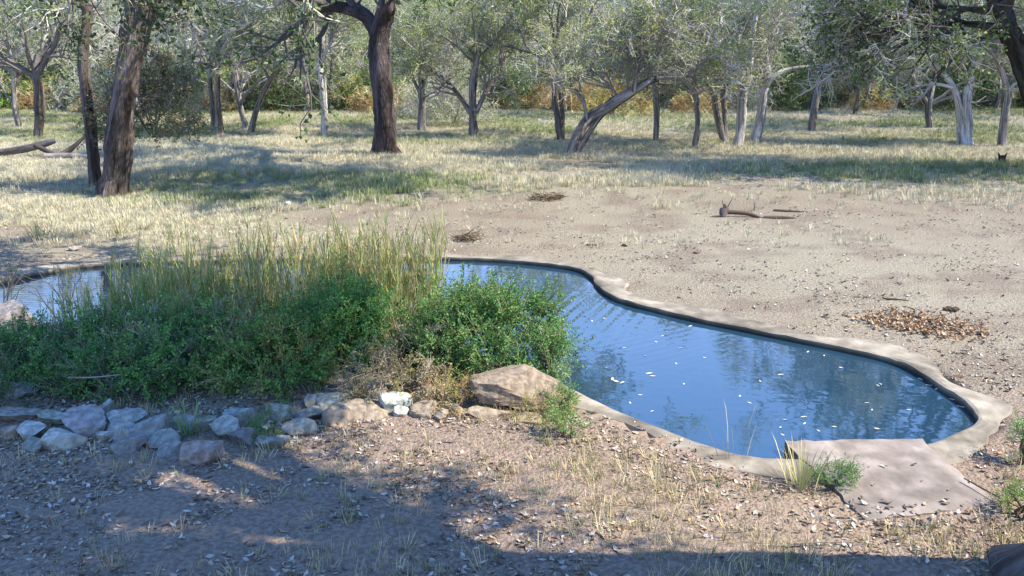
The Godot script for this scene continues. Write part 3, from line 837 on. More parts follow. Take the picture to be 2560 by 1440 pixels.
func woodland() -> void:
	rng.seed = 41
	var protos := []
	var specs := [
		["grove_tree", ["greygreen", "bare"], Color(0.36, 0.33, 0.30), 0.13, 2.7, 0.0, Color(1, 1, 1)],
		["grove_tree", ["greygreen", "limegreen"], Color(0.30, 0.27, 0.25), 0.15, 2.9, 0.3, Color(0.95, 1, 0.9)],
		["grove_tree", ["bare", "bare", "greygreen"], Color(0.44, 0.42, 0.40), 0.12, 2.5, -0.4, Color(1.1, 1.1, 1.15)],
		["grove_tree", ["dark", "greygreen"], Color(0.20, 0.18, 0.16), 0.16, 3.0, 0.2, Color(1, 1.05, 1)],
		["grove_tree", ["limegreen", "dark"], Color(0.33, 0.30, 0.27), 0.14, 2.8, -0.2, Color(0.9, 1, 0.9)],
		["grove_tree", ["greygreen", "greygreen", "brown"], Color(0.38, 0.33, 0.28), 0.13, 2.7, 0.5, Color(1, 0.97, 0.95)],
	]
	var said := ["grey trunked tree in the grove behind the clearing", "leafy green tree in the grove behind the clearing", "nearly bare grey tree in the grove behind the clearing", "dark green tree in the grove behind the clearing", "lime and dark leaved tree in the grove behind the clearing", "brown tinged tree in the grove behind the clearing"]
	for i in specs.size():
		var s = specs[i]
		var r: float = s[3]
		var l: float = s[5]
		var h := rf(2.6, 3.4)
		protos.append(tree(s[0], Vector3(-60 + 20 * i, land(-60 + 20 * i, -96), -96), said[i], "tree", said[i].replace("tree", "trees"), [[[0, -0.3, 0, r * 1.5], [0, 0.15, 0, r * 1.1], [l * 0.4, h * 0.4, 0.1, r], [l, h, -0.1, r * 0.8], [l * 1.2, h * 1.35, 0.1, r * 0.5]]], [], 8, s[4], s[1], s[6], s[2], 0.06, 3, 1.0, 0.5))
	var placed := []
	for pass_ in 2:
		var want: int = [24, 190][pass_]
		var made := 0
		var tries := 0
		while made < want and tries < 6000:
			tries += 1
			var z := -rf(47, 74) if pass_ == 0 else -(76.0 + 105.0 * rng.randf() ** 1.3)
			var x := rf(-0.68, 0.68) * (-z + 6.0)
			if pass_ == 0 and absf(x - 2.0) < 8.0 and z > -56:
				continue
			var ok := true
			for p in placed:
				if absf(p.x - x) < 30 and Vector2(x, z).distance_to(p) < (3.4 if pass_ == 0 else 3.6):
					ok = false
					break
			if not ok:
				continue
			placed.append(Vector2(x, z))
			made += 1
			var k := rng.randi() % protos.size()
			copy(protos[k], Vector3(x, land(x, z) - 0.05, z), rf(0, TAU), rf(0.85, 1.2) if pass_ == 0 else rf(1.0, 1.5), said[k].replace("in the grove behind the clearing", where_in_grove(x, z)))
	# the far woodland beyond, seen only as a mass of crowns
	for v in 2:
		var where := []
		var tints := []
		for i in 3200:
			var z := -rf(175, 420)
			var x := rf(-0.75, 0.75) * -z
			where.append(pose(Vector3(x, land(x, z) + rf(0.0, 9.0), z), Vector3(rf(-1, 1), rf(0.2, 1), rf(-1, 1)), rf(3.0, 5.5)))
			tints.append(shade_of(Color(0.8, 0.85, 0.8), 0.3))
		var o := scatter("far_woodland", sprays[["greygreen0", "dark1"][v]], where, tints)
		tag(o, ["grey green distant woodland closing the view", "dark green distant woodland between the grey crowns"][v], "woodland", "", "stuff")


func bushes() -> void:
	rng.seed = 51
	var protos := []
	var said := ["dark green bush on the bank behind the clearing", "bright green bush on the bank behind the clearing", "rusty brown bush on the bank behind the clearing", "grey twiggy bush on the bank behind the clearing"]
	var kinds := [["dark"], ["weed", "limegreen"], ["brown", "brown", "limegreen"], ["bare", "greygreen"]]
	var tints := [Color(1.2, 1.25, 1.1), Color(1.1, 1.05, 0.9), Color(1.5, 1.35, 1.1), Color(1.1, 1.1, 1.1)]
	var spots := [Vector3(-26, 0, -66), Vector3(-17, 0, -64), Vector3(-2, 0, -67), Vector3(-4.5, 0, -55)]
	for i in 4:
		protos.append(bush("bank_bush", spots[i] + Vector3(0, land(spots[i].x, spots[i].z), 0), said[i], "bush", said[i].replace("bush", "bushes"), 4.2, 2.4, 3.4, 120, kinds[i], tints[i], 1.1))
	for i in 150:
		var z := -62.0 - 26.0 * rng.randf() ** 1.6
		var x := rf(-0.64, 0.64) * (-z + 5.0)
		var side := x / -z
		var k := 0
		if side < -0.10:
			k = [0, 1, 1, 0, 3, 2][rng.randi() % 6]
		elif side < 0.25:
			k = [2, 2, 3, 3, 0, 2][rng.randi() % 6]
		else:
			k = [0, 0, 1, 3, 2][rng.randi() % 5]
		if k == 2:
			z += 2.0
		copy(protos[k], Vector3(x, land(x, z) - 0.1, z), rf(0, TAU), rf(0.45, 0.8) if k == 2 else rf(0.7, 1.5), said[k].replace("behind the clearing", where_on_bank(x, z)))
	bush("bank_bush", Vector3(7.0, 0, -58), "yellow leaved low bush at the edge of the rusty bank", "bush", "", 4.5, 1.7, 3.0, 80, ["limegreen", "brown"], Color(1.3, 1.15, 0.7), 0.9)
	bush("bank_bush", Vector3(-3.2, 0, -50), "grey tangled bush drooping behind the white blazed tree", "bush", "", 3.6, 2.2, 3.0, 110, ["bare", "bare", "greygreen"], Color(1, 1, 1), 0.9)


func tuft(blades: int, height: float, width: float, spread_: float, col: Color, tip: Color) -> ArrayMesh:
	var b := Builder.new()
	for i in blades:
		var a := rf(0, TAU)
		var out := Vector3(cos(a), 0, sin(a))
		var d := (Vector3.UP + out * rf(0.05, 0.5)).normalized()
		b.blade(out * rf(0, spread_), d, (out + Vector3.DOWN * 0.4) * rf(0.2, 0.9) * height, height * rf(0.5, 1.15), width * rf(0.7, 1.3), shade_of(col, 0.2), shade_of(tip, 0.2))
	return b.mesh(M.dry_leaf)


func grass() -> void:
	rng.seed = 61
	var dry := [tuft(24, 0.24, 0.009, 0.18, Color(0.45, 0.41, 0.26), Color(0.60, 0.56, 0.41)), tuft(22, 0.19, 0.009, 0.20, Color(0.40, 0.385, 0.23), Color(0.55, 0.52, 0.36))]
	var green := [tuft(22, 0.24, 0.011, 0.18, Color(0.17, 0.23, 0.09), Color(0.30, 0.34, 0.15))]
	var where := [[], [], []]
	var tints := [[], [], []]
	for i in 120000:
		var z := -17.0 - 55.0 * rng.randf() ** 1.5
		var x := rf(-0.66, 0.66) * (-z + 3.0)
		var k := grassy(x, z)
		if rng.randf() > k * k + 0.02:
			continue
		var lush := clampf(0.5 + 1.6 * patches.get_noise_2d(x * 3.5 + 90, z * 3.5), 0, 1) * smoothstep(-36.0, -44.0, z) * 0.8
		lush = maxf(lush, 0.75 * smoothstep(4.5, 2.0, Vector2((x + 5.6) * 0.6, z + 25.0).length()))
		lush = maxf(lush, 0.7 * smoothstep(4.5, 2.0, Vector2((x - 13.0) * 0.5, z + 28.5).length()))
		var which := 2 if rng.randf() < lush else rng.randi() % 2
		var tall := (0.5 if z > -21.0 else 0.8) + 0.5 * patches.get_noise_2d(x * 8.0, z * 8.0 + 50)
		where[which].append(upright(Vector3(x, land(x, z) - 0.02, z), tall * rf(0.6, 1.3), 0.3))
		tints[which].append(shade_of(Color(1, 1, 1), 0.2))
	tag(scatter("dry_grass", dry[0], where[0], tints[0]), "tall pale dry grass spread under and between the trees", "grass", "", "stuff")
	tag(scatter("dry_grass", dry[1], where[1], tints[1]), "shorter yellowish dry grass mixed through the pale grass", "grass", "", "stuff")
	tag(scatter("green_grass", green[0], where[2], tints[2]), "green grass growing in shaded patches of the clearing", "grass", "", "stuff")
	# thin grass and herbs on the near bank
	rng.seed = 62
	var thin := tuft(9, 0.11, 0.006, 0.06, Color(0.20, 0.24, 0.10), Color(0.42, 0.38, 0.20))
	var straw := tuft(8, 0.16, 0.005, 0.07, Color(0.46, 0.38, 0.20), Color(0.58, 0.49, 0.29))
	where = [[], []]
	tints = [[], []]
	for i in 15000:
		var z := rf(-9.4, -3.5)
		var x := rf(-6.5, 5.0)
		if off_rim(Vector2(x, z)) < 0.55 or (x > 2.4 and x < 4.2 and z < -6.4):
			continue
		var k := 0.5 + 1.1 * patches.get_noise_2d(x * 22.0, z * 22.0)
		k *= lerpf(0.35, 1.0, smoothstep(-1.5, 1.5, x))
		if rng.randf() > k:
			continue
		var which := 1 if rng.randf() < 0.55 else 0
		where[which].append(upright(Vector3(x, land(x, z) - 0.01, z), rf(0.4, 1.1), 0.4))
		tints[which].append(shade_of(Color(1, 1, 1), 0.25))
	tag(scatter("short_grass", thin, where[0], tints[0]), "thin green grass blades on the near bank", "grass", "", "stuff")
	tag(scatter("short_grass", straw, where[1], tints[1]), "short straw stems among the leaves of the near bank", "grass", "", "stuff")


func reed_mesh(dry: bool) -> ArrayMesh:
	var b := Builder.new()
	var stem := Color(0.55, 0.44, 0.22) if dry else Color(0.30, 0.38, 0.13)
	var green := Color(0.55, 0.47, 0.24) if dry else Color(0.24, 0.38, 0.11)
	var lean := Vector3(rf(-0.08, 0.08), 0, rf(-0.08, 0.08))
	var p := PackedVector3Array([Vector3.ZERO, Vector3(0, 0.4, 0) + lean * 0.3, Vector3(0, 0.8, 0) + lean, Vector3(0, 1.1, 0) + lean * 1.9])
	b.tube(p, PackedFloat32Array([0.007, 0.006, 0.005, 0.003]), 3, stem)
	b.n.clear()
	b.uv.clear()
	for i in 6:
		var h := rf(0.15, 1.05)
		var a := rf(0, TAU)
		var out := Vector3(cos(a), 0, sin(a))
		b.blade(Vector3(0, h, 0) + lean * h * 1.5, (Vector3.UP + out * rf(0.15, 0.42)).normalized(), (out + Vector3.DOWN * 0.3) * rf(0.02, 0.16), rf(0.22, 0.42), rf(0.007, 0.013), shade_of(green, 0.2), shade_of(green.lerp(Color(0.5, 0.45, 0.2), 0.3), 0.2))
	if dry or rng.randf() < 0.3:
		for i in 5:
			b.leaf(p[3] + Vector3(0, -0.12 + i * 0.035, 0), (Vector3.UP + unit() * 0.4).normalized(), unit(), 0.07, 0.016, Color(0.50, 0.42, 0.26))
	return b.mesh(M.foliage)


func reeds() -> void:
	rng.seed = 71
	var meshes := [reed_mesh(false), reed_mesh(false), reed_mesh(true), reed_mesh(true)]
	var beds := [
		["reed_bed", "tall reeds, green below and straw coloured above, in the middle of the pond edge", [[-3.1, -12.1, 1.7, 1.0, 820, 0.5, 0.8], [-1.8, -12.1, 0.85, 0.9, 560, 0.5, 0.92]]],
		["reed_bed", "fresh green reeds at the shaded end of the bed", [[-4.5, -11.6, 0.7, 0.9, 420, 0.2, 0.78], [-5.3, -11.1, 0.8, 0.5, 200, 0.15, 0.55], [-3.6, -10.5, 1.7, 0.6, 300, 0.5, 0.62]]],
		["reed_bed", "dry bent reeds hanging beside the leafy bush", [[-1.25, -10.35, 0.42, 0.35, 130, 0.9, 0.62]]],
	]
	for bed in beds:
		var o := thing(bed[0], Vector3.ZERO, bed[1], "reeds")
		tag(o, "", "", "", "stuff")
		var where := [[], [], [], []]
		var tints := [[], [], [], []]
		for e in bed[2]:
			for i in int(e[4]):
				var a := rf(0, TAU)
				var r := sqrt(rng.randf())
				var x: float = e[0] + cos(a) * r * e[2]
				var z: float = e[1] + sin(a) * r * e[3]
				var k := (2 if rng.randf() < e[5] else 0) + rng.randi() % 2
				var clump := 1.0 + 0.75 * lumps.get_noise_2d(x * 30, z * 30)
				where[k].append(upright(Vector3(x, -0.2, z), e[6] * clump * rf(0.75, 1.15), 0.16))
				tints[k].append(shade_of(Color(1, 1, 1), 0.2))
		for k in 4:
			if where[k].size():
				scatter("stem", meshes[k], where[k], tints[k], o)


func pond_plants() -> void:
	rng.seed = 81
	var green := Color(1, 1, 1)
	bush("leafy_bush", Vector3(-0.35, 0, -10.2), "large bright green leafy bush spilling over the water beside the boulder", "bush", "", 1.8, 0.95, 1.5, 330, ["weed"], green, 0.36)
	bush("leafy_bush", Vector3(-2.05, 0, -10.35), "green leafy bush in sunlight in front of the tall reeds", "bush", "", 1.6, 0.95, 1.3, 230, ["weed"], Color(0.9, 1.05, 0.9), 0.36)
	bush("leafy_bush", Vector3(-2.65, 0, -9.55), "yellowish green leafy bush above the long cracked stone", "bush", "", 1.3, 0.6, 1.0, 110, ["weed", "herb"], Color(1.15, 1.1, 0.9), 0.36)
	bush("leafy_bush", Vector3(-3.6, 0, -10.0), "dark green weed bush in the shade above the box shaped stone", "bush", "", 1.6, 0.7, 1.2, 170, ["weed", "weed", "weed", "dark", "straw"], Color(1.15, 1.25, 1.15), 0.36)
	bush("leafy_bush", Vector3(-4.7, 0, -10.1), "dark green weed bush in the middle of the shaded bank", "bush", "", 1.6, 0.5, 1.3, 170, ["weed", "weed", "weed", "dark", "straw"], Color(1.15, 1.25, 1.2), 0.36)
	bush("leafy_bush", Vector3(-5.75, 0, -9.8), "dark green weed bush near the bluish stone", "bush", "", 1.4, 0.4, 1.1, 130, ["weed", "weed", "weed", "dark", "straw"], Color(1.15, 1.25, 1.2), 0.36)
	bush("leafy_bush", Vector3(-4.1, 0, -9.25), "low weeds hanging over the shaded row of stones", "bush", "", 1.5, 0.4, 0.7, 110, ["weed", "dark"], Color(1.1, 1.2, 1.1), 0.33)
	bush("leafy_bush", Vector3(-5.3, 0, -9.2), "low weeds behind the brown and blue stone", "bush", "", 1.3, 0.32, 0.7, 80, ["weed", "dark"], Color(1.1, 1.2, 1.1), 0.3)
	bush("leafy_bush", Vector3(-1.0, 0, -9.75), "ragged brown and green weeds between bush and boulder", "bush", "", 1.0, 0.5, 0.7, 70, ["weed", "straw", "brown"], Color(1.1, 1.05, 0.95), 0.3)
	bush("leafy_bush", Vector3(-1.25, 0, -9.1), "tangle of grey dry weeds behind the brightest stone", "bush", "", 1.1, 0.32, 0.7, 80, ["straw", "dull", "herb"], Color(1.15, 1.1, 1.05), 0.26)
	bush("leafy_bush", Vector3(0.42, 0, -9.75), "loose leafy twigs leaning over the water past the boulder", "bush", "", 0.7, 0.55, 0.6, 34, ["weed", "greygreen"], Color(1.2, 1.2, 1.2), 0.3)
	bush("weed_plant", Vector3(0.48, 0, -8.75), "small green weed at the corner between boulder and kerb", "plant", "", 0.34, 0.22, 0.26, 20, ["weed"], Color(1.1, 1.1, 1.15), 0.17)
	bush("weed_plant", Vector3(0.46, 0, -7.95), "pale green weed alone on the bare bank", "plant", "", 0.26, 0.2, 0.24, 14, ["weed"], Color(1.3, 1.2, 1.2), 0.22)
	bush("weed_plant", Vector3(-6.0, 0, -8.1), "small bright leafy plant between white and scalloped stones", "plant", "", 0.45, 0.36, 0.4, 30, ["weed", "greygreen"], Color(1.2, 1.2, 1.0), 0.28)
	bush("weed_plant", Vector3(2.72, 0, -7.05), "bluish green herb spreading over the side of the slab", "plant", "", 0.36, 0.12, 0.3, 40, ["weed"], Color(1.05, 1.1, 1.3), 0.12)
	bush("weed_plant", Vector3(4.62, 0, -7.55), "upright pale herb standing beyond the slab's far side", "plant", "", 0.22, 0.5, 0.22, 26, ["greygreen", "weed"], Color(1.4, 1.4, 1.35), 0.15)
	bush("weed_plant", Vector3(4.0, 0, -6.55), "yellow green herb at the slab's outer corner", "plant", "", 0.3, 0.18, 0.3, 18, ["herb", "weed"], Color(1.2, 1.2, 1.1), 0.15)
	bush("weed_plant", Vector3(-2.3, 0, -7.95), "sprig of green grass-like weed at the end of the shaded stones", "plant", "", 0.24, 0.2, 0.2, 12, ["weed"], Color(1, 1, 1), 0.16)
	bush("weed_plant", Vector3(0.2, 0, -8.5), "yellowing small weeds under the boulder", "plant", "", 0.7, 0.14, 0.2, 18, ["herb", "brown"], Color(1.2, 1.1, 0.8), 0.16)
	bush("weed_plant", Vector3(-0.62, 0, -8.75), "yellow and rust dry plant beside the boulder's low stone", "plant", "", 0.5, 0.3, 0.35, 30, ["brown", "herb", "straw"], Color(1.4, 1.25, 0.9), 0.2)
	# upright grasses
	var spec := [
		[Vector3(2.42, 0, -7.0), "clump of yellowing grass beside the slab", 50, 0.42, 0.010, 0.16, Color(0.34, 0.36, 0.14), Color(0.55, 0.48, 0.22)],
		[Vector3(2.06, -0.02, -7.72), "few tall thin grass stalks rising before the water", 13, 0.52, 0.006, 0.24, Color(0.40, 0.40, 0.22), Color(0.60, 0.55, 0.38)],
		[Vector3(1.2, 0, -6.9), "small dry yellow grass clump on the near bank", 24, 0.26, 0.007, 0.12, Color(0.46, 0.40, 0.20), Color(0.60, 0.50, 0.28)],
		[Vector3(-3.05, 0, -8.05), "green grass tuft growing among the shaded stones", 36, 0.42, 0.010, 0.12, Color(0.13, 0.22, 0.07), Color(0.22, 0.32, 0.10)],
		[Vector3(-9.3, 0, -17.7), "dark seeding grass clump on the far bank, beside the pond's shaded end", 60, 0.5, 0.012, 0.3, Color(0.24, 0.26, 0.12), Color(0.36, 0.33, 0.18)],
		[Vector3(-7.9, 0, -18.1), "smaller seeding grass clump on the far bank", 40, 0.45, 0.012, 0.25, Color(0.27, 0.27, 0.13), Color(0.40, 0.36, 0.20)],
	]
	for s in spec:
		var o := thing("grass_clump", s[0], s[1], "grass")
		obj("blades", tuft(s[2], s[3], s[4], s[5], s[6], s[7]), o).set_meta("kind", "stuff")
	# bare dark saplings standing in the shaded water
	for s in [[Vector3(-6.1, -0.15, -11.9), "bare forked sapling standing in the shaded water"], [Vector3(-7.1, -0.15, -12.3), "bare leaning sapling with few leaves over the water"]]:
		var o := thing("sapling", s[0], s[1], "sapling")
		var tips := []
		var b := Builder.new()
		for i in 4:
			grow(b, Vector3(0, 0, 0), Vector3(rf(-0.5, 0.6), 1, rf(-0.3, 0.3)), 0.7, 0.012, 2, 3, Color(0.10, 0.09, 0.08), 0.05, tips)
		obj("stem", b.mesh(M.bark), o)
		tips.resize(5)
		leaf_out(o, tips, ["dark"], Color(0.7, 0.8, 0.9), 0.6, 0.22)


func stones() -> void:
	rng.seed = 91
	stone(Vector3(-5.28, 0, -9.15), Vector3(0.29, 0.21, 0.24), 0.14, 7, 300, Color(0.429, 0.429, 0.393), "bluish stone under the weeds at the pond side")
	stone(Vector3(-4.83, 0, -8.54), Vector3(0.41, 0.13, 0.29), 0.22, 6, 307, Color(0.468, 0.416, 0.343), "broad flat dark stone behind the white stone")
	stone(Vector3(-4.58, 0, -8.05), Vector3(0.24, 0.22, 0.21), -0.47, 9, 314, Color(0.72, 0.698, 0.634), "white stone with a pinkish foot")
	stone(Vector3(-4.35, 0, -7.78), Vector3(0.2, 0.14, 0.16), -0.34, 7, 321, Color(0.39, 0.391, 0.32), "low dark grey stone beside the scalloped pale stone")
	stone(Vector3(-4.1, 0, -7.81), Vector3(0.31, 0.24, 0.26), -0.06, 9, 328, Color(0.676, 0.668, 0.572), "pale scalloped stone with a hollow face")
	stone(Vector3(-4.51, 0, -8.42), Vector3(0.31, 0.18, 0.24), 0.15, 6, 335, Color(0.546, 0.542, 0.412), "greenish stone behind the small leafy plant")
	stone(Vector3(-4.05, 0, -8.1), Vector3(0.35, 0.33, 0.31), -0.28, 8, 342, Color(0.468, 0.441, 0.423), "large brown and blue stone in the shade")
	stone(Vector3(-4.08, 0, -8.56), Vector3(0.14, 0.21, 0.15), 0.19, 8, 349, Color(0.468, 0.479, 0.428), "narrow upright stone at the foot of the weeds")
	stone(Vector3(-3.78, 0, -8.33), Vector3(0.31, 0.26, 0.27), 0.13, 8, 356, Color(0.52, 0.542, 0.476), "tallest blue grey stone of the shaded row")
	stone(Vector3(-3.74, 0, -8.08), Vector3(0.4, 0.2, 0.3), -0.46, 9, 363, Color(0.546, 0.53, 0.48), "wide stone with a pale ledge below the tallest blue stone")
	stone(Vector3(-3.5, 0, -7.76), Vector3(0.24, 0.17, 0.19), -0.03, 7, 370, Color(0.39, 0.378, 0.357), "low dark stone half buried under leaves")
	stone(Vector3(-3.37, 0, -8.06), Vector3(0.35, 0.32, 0.3), -0.27, 7, 377, Color(0.39, 0.391, 0.357), "dark blocky stone deepest in the shade")
	stone(Vector3(-3.22, 0, -7.84), Vector3(0.21, 0.18, 0.18), -0.45, 7, 384, Color(0.442, 0.454, 0.405), "squarish bluish stone in front of the dark block")
	stone(Vector3(-3.07, 0, -7.72), Vector3(0.31, 0.15, 0.23), -0.37, 8, 391, Color(0.416, 0.416, 0.381), "flat topped stone at the end of the shaded row")
	stone(Vector3(-2.71, 0, -7.51), Vector3(0.32, 0.29, 0.28), -0.18, 9, 398, Color(0.44, 0.369, 0.317), "brown stone standing forward of the row, pale on top")
	stone(Vector3(-2.96, 0, -8.24), Vector3(0.19, 0.16, 0.16), -0.32, 7, 405, Color(0.5, 0.456, 0.334), "tan stone behind the grass tuft")
	stone(Vector3(-2.65, 0, -8.39), Vector3(0.32, 0.22, 0.26), -0.31, 6, 412, Color(0.46, 0.466, 0.421), "box shaped blue grey stone under the green weeds")
	stone(Vector3(-2.73, 0, -8.09), Vector3(0.29, 0.18, 0.23), -0.46, 9, 419, Color(0.56, 0.553, 0.475), "pale cracked stone below the box shaped stone")
	stone(Vector3(-2.47, 0, -7.95), Vector3(0.29, 0.19, 0.23), -0.03, 8, 426, Color(0.36, 0.31, 0.29), "mauve brown stone in front of the pale cracked one")
	stone(Vector3(-2.29, 0, -8.55), Vector3(0.31, 0.19, 0.24), -0.12, 6, 433, Color(0.44, 0.427, 0.299), "olive rounded stone beside green leaves")
	stone(Vector3(-2.17, 0, -7.85), Vector3(0.28, 0.15, 0.21), 0.11, 7, 440, Color(0.47, 0.456, 0.378), "grey flat stone lying in dry leaves")
	stone(Vector3(-2.04, 0, -8.12), Vector3(0.26, 0.14, 0.2), 0.09, 7, 447, Color(0.48, 0.466, 0.396), "greenish grey stone behind the flat one")
	stone(Vector3(-1.87, 0, -8.72), Vector3(0.42, 0.21, 0.32), -0.26, 8, 454, Color(0.54, 0.514, 0.387), "long pale stone split by a crack")
	stone(Vector3(-1.67, 0, -8.4), Vector3(0.27, 0.21, 0.23), 0.4, 7, 461, Color(0.46, 0.369, 0.264), "square brown stone facing the open ground")
	stone(Vector3(-1.53, 0, -9.08), Vector3(0.34, 0.25, 0.28), -0.5, 5, 468, Color(0.34, 0.272, 0.229), "dark wedge shaped stone with a sharp ridge")
	stone(Vector3(-1.43, 0, -8.63), Vector3(0.45, 0.15, 0.32), -0.09, 7, 475, Color(0.47, 0.388, 0.282), "low brown slab between the square brown stone and the white stone")
	stone(Vector3(-1.21, 0, -8.73), Vector3(0.26, 0.27, 0.23), -0.22, 10, 482, Color(0.7, 0.737, 0.641), "bluish white stone, brightest of the row")
	stone(Vector3(-1.09, 0, -8.57), Vector3(0.14, 0.14, 0.12), -0.09, 8, 489, Color(0.64, 0.66, 0.581), "small white stone tucked against the brightest stone")
	stone(Vector3(-0.86, 0, -8.59), Vector3(0.25, 0.15, 0.2), -0.38, 6, 496, Color(0.45, 0.369, 0.264), "rounded tan stone at the end of the row")
	stone(Vector3(-1.22, 0, -9.5), Vector3(0.29, 0.17, 0.23), 0.33, 6, 503, Color(0.52, 0.504, 0.405), "pale stone half hidden by dry grass")
	stone(Vector3(-3.67, 0, -8.42), Vector3(0.21, 0.18, 0.18), -0.13, 9, 510, Color(0.52, 0.492, 0.435), "grey stone wedged between the two largest shaded stones")
	stone(Vector3(-3.86, 0, -7.98), Vector3(0.18, 0.14, 0.15), -0.46, 9, 517, Color(0.598, 0.555, 0.458), "small grey stone in front of the brown and blue stone")
	stone(Vector3(-3.17, 0, -8.28), Vector3(0.25, 0.18, 0.21), 0.11, 9, 524, Color(0.442, 0.429, 0.4), "dark grey stone behind the green grass tuft")
	stone(Vector3(-2.38, 0, -8.14), Vector3(0.18, 0.14, 0.15), -0.41, 9, 531, Color(0.5, 0.466, 0.378), "small pale stone between mauve and flat grey stones")
	stone(Vector3(-2.04, 0, -8.51), Vector3(0.24, 0.15, 0.19), 0.05, 9, 538, Color(0.44, 0.398, 0.299), "brownish grey stone in front of the split pale stone")
	stone(Vector3(-2.05, 0, -8.84), Vector3(0.22, 0.17, 0.18), -0.16, 9, 545, Color(0.46, 0.436, 0.334), "greenish stone behind the split pale stone")
	stone(Vector3(-1.64, 0, -8.84), Vector3(0.21, 0.14, 0.17), 0.08, 9, 552, Color(0.42, 0.349, 0.255), "brown stone under the dark wedge stone")
	stone(Vector3(-0.71, 0, -8.49), Vector3(0.17, 0.11, 0.14), 0.46, 9, 559, Color(0.46, 0.388, 0.29), "last small tan stone toward the boulder")
	stone(Vector3(-0.56, 0, -8.64), Vector3(0.2, 0.14, 0.16), 0.32, 9, 566, Color(0.44, 0.359, 0.255), "rust stained small stone beside the boulder")
	stone(Vector3(-4.76, 0, -8.03), Vector3(0.16, 0.17, 0.15), -0.08, 9, 573, Color(0.598, 0.454, 0.332), "reddish brown stone at the outer end of the row")
	stone(Vector3(-6.75, -0.15, -11.75), Vector3(0.75, 0.5, 0.6), 0.3, 5, 811, Color(0.36, 0.33, 0.31), "rounded boulder standing in the shaded water")
	# the big overhanging boulder
	var o := thing("boulder", Vector3(0.08, 0, -8.95), "big tan boulder overhanging a dark gap beside the kerb", "boulder")
	var top := obj("overhang", stone_mesh(Vector3(0.84, 0.36, 0.66), 11, 947, Color(0.40, 0.32, 0.235), 30), o)
	top.position = Vector3(0.07, 0.2, 0.0)
	top.rotation = Vector3(0.5, -0.1, -0.34)
	var low := obj("base", stone_mesh(Vector3(0.7, 0.22, 0.5), 7, 911, Color(0.47, 0.37, 0.22), 18), o)
	low.position = Vector3(0.08, 0.02, 0.05)
	stone(Vector3(-0.22, -0.02, -8.52), Vector3(0.34, 0.17, 0.2), 0.2, 7, 921, Color(0.50, 0.41, 0.30), "tan stone lying under the boulder's overhang")
	stone(Vector3(0.08, -0.02, -8.4), Vector3(0.34, 0.13, 0.18), -0.3, 6, 927, Color(0.50, 0.40, 0.21), "ochre stone before the boulder's overhang")
	stone(Vector3(-5.45, 0, -21.9), Vector3(0.16, 0.12, 0.13), 0.2, 7, 931, Color(0.66, 0.62, 0.58), "small white stone at the edge of the grass shade")
	stone(Vector3(-8.2, 0, -16.75), Vector3(0.2, 0.08, 0.16), 0.2, 7, 933, Color(0.55, 0.48, 0.42), "flat stone on the shaded far bank of the pond")


func stick(parent: Node3D, called: String, pts: Array, col: Color, sides := 6) -> void:
	var b := Builder.new()
	var pr := smooth(pts)
	b.tube(pr[0], pr[1], sides, col, 0.25, lumps, true)
	obj(called, b.mesh(M.bark), parent)


